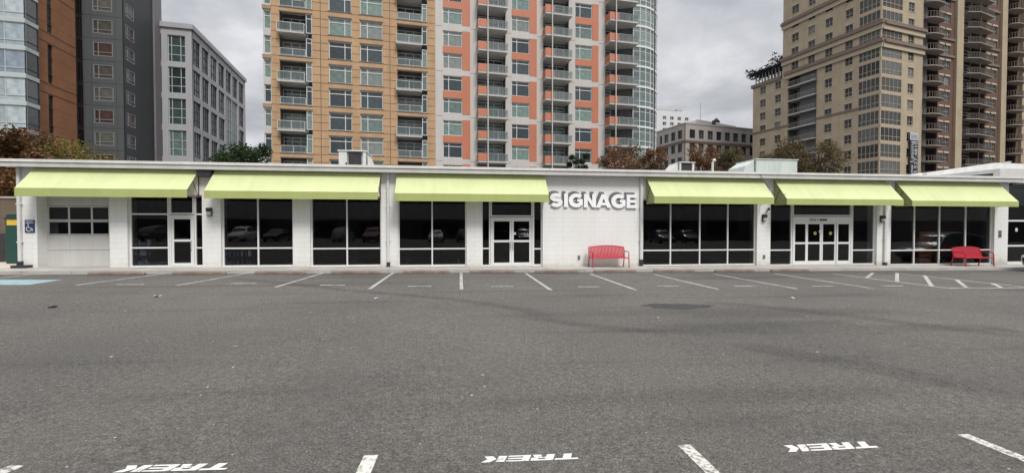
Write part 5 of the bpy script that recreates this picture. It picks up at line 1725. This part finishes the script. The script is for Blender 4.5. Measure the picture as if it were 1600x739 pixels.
r, a, b, zt_ = hvac('rooftop_curb_unit', 1062, 1085, 253.5, YH, 1.0, 'low white roof unit with sloping hood, before the stone office building', M_unit)
m = MB(); m.box(a, b, YH+.12, YH+1.2, zb_, zt_-.05); m.box(b-.12, b, YH, YH+.11, zb_, zt_-.05); m.box(a, a+.10, YH, YH+.11, zb_, zt_-.05); m.build('casing', M_unit, r, bev=.015)
m = MB(); m.box(a-.04, b+.04, YH-.04, YH+1.24, zt_-.045, zt_); m.build('lid', M_unit, r)
m = MB(); m.prism([(a-.05, zt_-.05), (a-.05, zb_), (at_y(1032, 260, YH).x, zb_)], YH+.1, YH+1.1); m.build('intake_hood', M_unit, r)
m = MB(); m.box(a+.11, b-.13, YH+.07, YH+.115, zb_+.02, zt_-.06); m.build('grille', M_dark, r)
p = at_y(1113.5, 250, YW+4)
m = MB(); m.tube([(p.x, p.y, zb_), (p.x, p.y, p.z-.12), (p.x+.03, p.y, p.z-.04), (p.x+.14, p.y, p.z)], [.06, .06, .07, .08], 10)
tag(at_base(m, 'vent_pipe', M_unit), 'thin white bent vent pipe on the shop roof before the reddish trees', 'vent pipe')
p = at_y(1574, 254, YR+2); m = MB(); m.tube([(p.x, p.y, p.z-1), (p.x, p.y, p.z-.1), (p.x, p.y, p.z+.05)], [.12, .12, .2], 10)
tag(at_base(m, 'roof_vent', M_unit), 'small round vent on the white roof at the right edge', 'vent')

# ------------------------------------------------------------------ trees behind the shop
def leafmat(name, stops):
    m, t, b = newmat(name)
    ge = N(t, 'ShaderNodeNewGeometry')
    c = ramp(t, ge.outputs['Random Per Island'], stops)
    c = mixc(t, 1.0, c, ramp(t, noise(t, .55, 3, .5, objco(t)), [(.35, .55), (.65, 1.25)]), 'MULTIPLY')
    t.links.new(c, b.inputs['Base Color'])
    b.inputs['Roughness'].default_value = .7; b.inputs['Specular IOR Level'].default_value = .2
    tl = N(t, 'ShaderNodeBsdfTranslucent'); t.links.new(c, tl.inputs[0])
    mx = N(t, 'ShaderNodeMixShader'); mx.inputs[0].default_value = .3
    t.links.new(b.outputs[0], mx.inputs[1]); t.links.new(tl.outputs[0], mx.inputs[2])
    t.links.new(mx.outputs[0], t.nodes['Material Output'].inputs[0])
    return m
M_lgreen = leafmat('dark_green_leaves', [(0, (.012, .025, .010)), (.5, (.025, .05, .018)), (.85, (.05, .085, .03)), (1, (.07, .10, .035))])
M_lred = leafmat('rusty_leaves', [(0, (.06, .03, .02)), (.3, (.16, .065, .045)), (.6, (.09, .08, .035)), (.85, (.26, .12, .06)), (1, (.26, .20, .09))])
M_lmix = leafmat('olive_rust_leaves', [(0, (.04, .04, .02)), (.4, (.085, .08, .036)), (.7, (.13, .09, .045)), (1, (.20, .13, .065))])
M_lolive = leafmat('olive_leaves', [(0, (.08, .08, .022)), (.5, (.17, .15, .04)), (1, (.28, .19, .055))])
M_ldark = leafmat('dark_brown_leaves', [(0, (.06, .032, .018)), (.35, (.14, .06, .032)), (.6, (.12, .10, .035)), (1, (.32, .15, .06))])
M_bark = plain('bark', (.055, .045, .038), .9, var=.3, scale=6, bump=.4)
def tree(u, vtop, Y, half, mat, label, seed, zlow=2.2, n=5200, size=.17, conical=False, group='trees behind the shop', name='tree'):
    rr = random.Random(seed)
    top = at_y(u, vtop, Y); cx = top.x; gz = g(cx)
    R = half*Y/F*1.0
    H_ = top.z - gz
    r = thing(name, (cx, Y, gz), label, 'tree', group)
    m = MB()
    zc0, zc1 = zlow, H_
    bend = rr.uniform(-.3, .3)
    trunk = [(cx, Y, gz-.2), (cx+bend*.3, Y, gz+H_*.3), (cx+bend, Y+.1, gz+H_*.6), (cx+bend*.8, Y, gz+H_*.92)]
    m.tube(trunk, [R*.07+.06, R*.06+.05, R*.035+.03, .02], 8)
    lobes = []
    nl = 22 if not conical else 16
    for i in range(nl):
        if conical:
            t = i/(nl-1); z = zc0 + (zc1-zc0)*t*.96; rad = R*(1.05-t)*.55+.25
            a = rr.uniform(0, 2*pi); d = R*(1-t)*.45
        else:
            t = ((i+.5)/nl)**.75; z = zc0+.6 + (zc1-zc0-.6-R*.33)*t
            prof = sin(pi*(.2+.47*t))**.5
            a = 2.4*i+rr.uniform(-.3, .3); d = R*prof*rr.uniform(.12, .80); rad = R*rr.uniform(.22, .36)
        lobes.append(Vector((cx+d*cos(a), Y+d*sin(a), gz+z)).to_tuple() + (rad,))
    for lx, ly, lz, lr in lobes:
        base_ = Vector(trunk[1]).lerp(Vector(trunk[3]), min(.9, max(0, (lz-gz)/H_-.35)))
        e = Vector((lx, ly, lz)); mid = base_.lerp(e, .5)+Vector((0, 0, -.15*lr))
        m.tube([base_, mid, e], [.05+.02*R, .04, .015], 5)
        for q in range(3):
            e2 = e+Vector((rr.gauss(0, .5), rr.gauss(0, .5), rr.uniform(.1, .8)))*lr
            m.tube([mid.lerp(e, .6), e2], [.025, .01], 4)
    m.build('trunk', M_bark, r)
    c = MB()
    per = n//nl
    for lx, ly, lz, lr in lobes:
        for i in range(per):
            d = Vector((rr.gauss(0,1), rr.gauss(0,1), rr.gauss(0,1))).normalized()
            rad = lr*(rr.random()**.42)*rr.uniform(.75, 1.18)
            p = Vector((lx, ly, lz)) + Vector((d.x*rad, d.y*rad, d.z*rad*.85))
            if p.z > gz+H_*1.01: continue
            a = Vector((rr.gauss(0,1), rr.gauss(0,1), rr.gauss(0,.6))).normalized(); b = a.cross(Vector((rr.gauss(0,1), rr.gauss(0,1), rr.gauss(0,1)))).normalized()
            s = size*rr.uniform(.6, 1.4)
            c.quad(p-a*s*.5, p+b*s*.32, p+a*s*.5, p-b*s*.32)
    c.build('crown', mat, r, fix=False)
    return r
tree(-12, 186, 31, 66, M_ldark, 'big dark reddish brown tree at the left edge behind the brown wall', 1, n=9000, size=.24)
tree(50, 196, 36, 44, M_lred, 'rusty red tree in front of the glass bays, right of the big dark tree', 2, n=6500)
tree(106, 207, 37, 64, M_lolive, 'olive and rust tree in front of the red brown brick wall', 3, n=8000)
tree(30, 300, 33, 40, M_ldark, 'low dark bushy tree behind the brown wall at the left edge', 4, n=5000, zlow=.6)
tree(379, 213, 40, 58, M_lgreen, 'dense dark green tree between the pale office and the tan tower', 5, n=12000, size=.19)
tree(902, 235, 39, 22, M_lgreen, 'small dark green tree below the orange panels, left of the rusty trees', 6, n=6500, size=.15)
tree(972, 221, 38, 50, M_lred, 'rusty tree below the rounded glass end of the tower, left one of the pair', 7, n=8500)
tree(1018, 223, 41, 38, M_lred, 'rusty tree under the right edge of the rounded glass end', 8, n=8500)
tree(1094, 222, 41, 42, M_lred, 'reddish tree before the stone office, left of the vent pipe', 9, n=9000)
tree(1142, 223, 43, 44, M_lmix, 'mixed red and olive tree before the stone office, right of the vent pipe', 10, n=9500)
tree(1234, 211, 42, 54, M_lmix, 'olive brown tree above the left part of the long roof unit', 11, n=11000)
tree(1280, 213, 43, 54, M_lmix, 'wide olive brown tree above the right end of the long roof unit', 12, n=11000)
tree(1196, 236, 46, 30, M_lmix, 'low olive tree at the foot of the beige wing', 13, n=5000)

# ------------------------------------------------------------------ cars
M_rubber = plain('tyre_rubber', (.015, .015, .016), .8, var=.2)
M_rim = plain('alloy', (.5, .5, .5), .3, .9, var=.1)
M_cglass = plain('car_glass', (.012, .014, .016), .05, var=.1)
def carpaint(name, col):
    m, t, b = newmat(name)
    b.inputs['Base Color'].default_value = (*col, 1); b.inputs['Roughness'].default_value = .25
    b.inputs['Coat Weight'].default_value = .8; b.inputs['Coat Roughness'].default_value = .04
    return m
M_head, _t, _b = newmat('headlight_lens'); _b.inputs['Base Color'].default_value = (.6, .6, .62, 1); _b.inputs['Roughness'].default_value = .1
M_tail, _t, _b = newmat('tail_lens'); _b.inputs['Base Color'].default_value = (.35, .01, .012, 1); _b.inputs['Roughness'].default_value = .15
def car(x, y, rz, col, label, suv=True, group=None):
    z = g(x)
    r = thing('parked_car', (x, y, z), label, 'car', group, rz=rz)
    hgt = 1.72 if suv else 1.45
    # stations along the length: (x, half width, sill z, belt z, roof z, roof half width)
    st = [(-2.30,.70,.42,.70,.72,.66), (-2.22,.84,.32,.92,.96,.80), (-1.75,.91,.26,1.02,1.10,.86), (-1.2,.92,.24,1.03,hgt-.12 if suv else 1.28,.66),
          (-.4,.92,.24,1.01,hgt,.64), (.3,.92,.24,.99,hgt-.02,.64), (.75,.92,.24,.98,hgt-.22,.68), (1.15,.91,.24,.97,1.05,.80), (1.7,.89,.26,.88,.95,.78), (2.15,.82,.30,.74,.78,.72), (2.28,.68,.40,.62,.64,.60)]
    if suv: st[2] = (-1.85,.91,.26,1.04,1.52,.66); st[1] = (-2.22,.86,.32,.98,1.05,.80)
    m = MB(); vs = []; fs = []
    for X_, w, s, bz, rz_, rw in st:
        vs += [(X_,-w*.9,s),(X_,-w,s+.16),(X_,-w,bz-.1),(X_,-w*.96,bz),(X_,-rw,rz_-.05),(X_,-rw*.7,rz_),(X_,rw*.7,rz_),(X_,rw,rz_-.05),(X_,w*.96,bz),(X_,w,bz-.1),(X_,w,s+.16),(X_,w*.9,s)]
    nn = 12
    for i in range(len(st)-1):
        for k in range(nn):
            k2 = (k+1) % nn; fs.append((i*nn+k, i*nn+k2, (i+1)*nn+k2, (i+1)*nn+k))
    fs.append(tuple(range(nn))); fs.append(tuple(range(len(st)*nn-1, (len(st)-1)*nn-1, -1)))
    m.add(vs, fs)
    bdy = m.build('body', col, r, world=False, smooth=True)
    gl = MB()
    def gp(i, side, f):
        X_, w, s, bz, rz_, rw = st[i]
        a = Vector((X_, side*w*.96, bz)); b = Vector((X_, side*rw, rz_-.05)); p = a.lerp(b, f); return (p.x, p.y+side*.008, p.z+.002)
    ids = [i for i in range(len(st)) if st[i][4]-st[i][3] > .2]
    for side in (-1, 1):
        for i, j in zip(ids, ids[1:]):
            A, B = Vector(gp(i, side, .12)), Vector(gp(j, side, .12)); C_, D_ = Vector(gp(j, side, .9)), Vector(gp(i, side, .9))
            sh_ = .05
            gl.quad(A.lerp(B, sh_), B.lerp(A, sh_), C_.lerp(D_, sh_), D_.lerp(C_, sh_))
    f0, f1 = st[7], st[6]
    gl.quad((f0[0]-.03,-f0[5]*.85,f0[4]+.02),(f0[0]-.03,f0[5]*.85,f0[4]+.02),(f1[0]+.05,f1[5]*.9,f1[4]-.01),(f1[0]+.05,-f1[5]*.9,f1[4]-.01))
    b0, b1 = st[1], st[2]
    gl.quad((b0[0]+.1,-.62,b0[4]+.12),(b0[0]+.1,.62,b0[4]+.12),(b1[0]-.04,.56,b1[4]-.06),(b1[0]-.04,-.56,b1[4]-.06))
    gl.build('window', M_cglass, r, world=False, fix=False)
    for sx2 in (-1.42, 1.40):
        for sy in (-1, 1):
            w_ = MB(); ang = [2*pi*k/20 for k in range(20)]
            w_.prism([(sx2+.33*cos(t), .33+.33*sin(t)) for t in ang], sy*.90, sy*.70)
            wo2 = w_.build('wheel', M_rubber, r, world=False, bev=.03)
            w_ = MB(); w_.prism([(sx2+.21*cos(t), .33+.21*sin(t)) for t in ang], sy*.912, sy*.902)
            w_.build('rim', M_rim, wo2, world=False)
    for sy in (-1, 1):
        q = MB(); q.box(2.13, 2.24, sy*.50, sy*.76, .62, .74); q.build('headlight', M_head, r, world=False, bev=.02)
        q = MB(); q.box(-2.28, -2.20, sy*.62, sy*.83, .78, 1.0); q.build('tail_light', M_tail, r, world=False, bev=.02)
    q = MB(); q.box(2.17, 2.30, -.45, .45, .44, .60); q.build('grille', M_dark, r, world=False, bev=.02)
    q = MB(); q.box(-2.34, -2.24, -.26, .26, .60, .73); q.build('number_plate', M_note, r, world=False)
    return r
P_black = carpaint('black_car_paint', (.008, .008, .009)); P_white = carpaint('white_car_paint', (.62, .62, .62)); P_silver = carpaint('silver_car_paint', (.28, .29, .30))
P_blue = carpaint('blue_car_paint', (.03, .05, .10)); P_red = carpaint('dark_red_car_paint', (.14, .015, .015)); P_grey = carpaint('grey_car_paint', (.07, .075, .08))
q = at_y(1592, 400, SWY-.55)
car(q.x+2.30, SWY-1.35, radians(180), P_black, 'black parked car at the right edge of the photo, only its nose showing')
# cars across the lot behind the photographer, seen mirrored in the shop windows
rear = [(-33, P_grey, 1), (-24, P_white, 1), (-20.5, P_black, 0), (-13, P_silver, 1), (-9.6, P_red, 1), (-2.2, P_white, 0), (1.2, P_grey, 1), (8.4, P_blue, 1), (12, P_silver, 0), (19, P_white, 1), (26.5, P_grey, 1), (30.2, P_black, 1)]
cn = {'grey_car_paint': 'grey', 'white_car_paint': 'white', 'black_car_paint': 'black', 'silver_car_paint': 'silver', 'dark_red_car_paint': 'dark red', 'blue_car_paint': 'blue'}
for i, (x, pm_, sv) in enumerate(rear):
    car(x, -17 + .3*sin(i*2.1), radians(90 if i % 3 else -90), pm_, '%s %s parked behind the camera, mirrored in the shop glass' % (cn[pm_.name], 'estate car' if sv else 'saloon'), bool(sv), 'cars parked across the lot behind the camera')
# long hall across the lot, mirrored in the shop glass
hl_ = thing('market_hall', (0, -31, g(0)), 'long dark hall with a ribbed metal upper wall, across the lot behind the camera', 'building')
M_hall = plain('hall_brick', (.06, .045, .04), .85, var=.2); M_rib = plain('ribbed_metal', (.42, .42, .42), .5, var=.1, streak=.2)
m = MB(); m.box(-75, 140, -46, -31, -1, 3.0); m.build('wall', M_hall, hl_)
m = MB(); m.box(-75, 140, -31.9, -31.403, 3.003, 5.7)
for i in range(415):
    x = -74.8+i*.515; m.box(x, x+.14, -31.402, -31.34, 3.01, 5.69)
m.build('ribbed_cladding', M_rib, hl_)
m = MB(); m.box(-75, 140, -46, -31.403, 5.703, 5.95); m.build('roof', M_roofg, hl_)
for i in range(16):
    x = -70+i*9.3; m = MB(); m.box(x, x+5.5, -30.998, -30.95, .6, 2.6); m.build('window', M_cglass, hl_)

# ------------------------------------------------------------------ litter on the asphalt
M_leafl = plain('fallen_leaf', (.40, .36, .26), .8, var=.25)
M_leafd = plain('dark_twig', (.03, .025, .02), .9, var=.2)
def bit(u, v, s, mat, label, group, name='fallen_leaf', seed=0, tw=False):
    p = at_g(u, v); rr = random.Random(seed*7+int(u))
    m = MB(); a = rr.uniform(0, pi)
    if tw:
        d = Vector((cos(a)*s, sin(a)*s*.4, 0)); m.tube([p-d+Vector((0,0,.012)), p+Vector((0,0,.02)), p+d+Vector((0,0,.01))], s*.12, 5)
    else:
        k = 9; pts = []
        for i in range(k):
            t = 2*pi*i/k; q_ = s*(.55+.45*abs(cos(t*1.5+a)))
            pts.append((p.x+q_*cos(t+a), p.y+q_*.8*sin(t+a), p.z+.006+s*.35*abs(sin(t*1.5))))
        m.add([(p.x, p.y, p.z+.012)]+pts, [(0, i+1, (i+1) % k+1) for i in range(k)])
    o = at_base(m, name, mat, fix=False); tag(o, label, 'leaf' if not tw else 'twig', group); return o
bit(246, 463.5, .10, M_leafl, 'yellowish fallen leaf on the asphalt below the leftmost bay lines, largest of the leaves', None, seed=1)
bit(81, 480.5, .10, M_leafd, 'small dark clump lying on the asphalt at far left', None, name='debris_clump', seed=2)
bit(1239, 466, .07, M_note, 'white scrap of paper on the asphalt below the two right bay lines', None, name='paper_scrap', seed=3)
bit(588, 466.5, .06, M_note, 'white scrap of paper on the asphalt below the middle bay lines', None, name='paper_scrap', seed=4)
rr = random.Random(11)
for i in range(30):
    u = rr.uniform(40, 1580); v = rr.uniform(470, 735)
    s = rr.uniform(.005, .012)*(1 + (735-v)/140)
    bit(u, v, s, M_leafl, 'tiny pale leaf scrap scattered on the open asphalt', 'tiny leaf scraps on the asphalt', seed=20+i)
for i, (u, v) in enumerate(((260, 685), (700, 560), (1312, 632), (935, 546), (1505, 570), (1078, 646))):
    bit(u, v, .022, M_leafd, 'tiny dark twig lying on the open asphalt', 'dark twigs on the asphalt', name='twig', seed=60+i, tw=True)
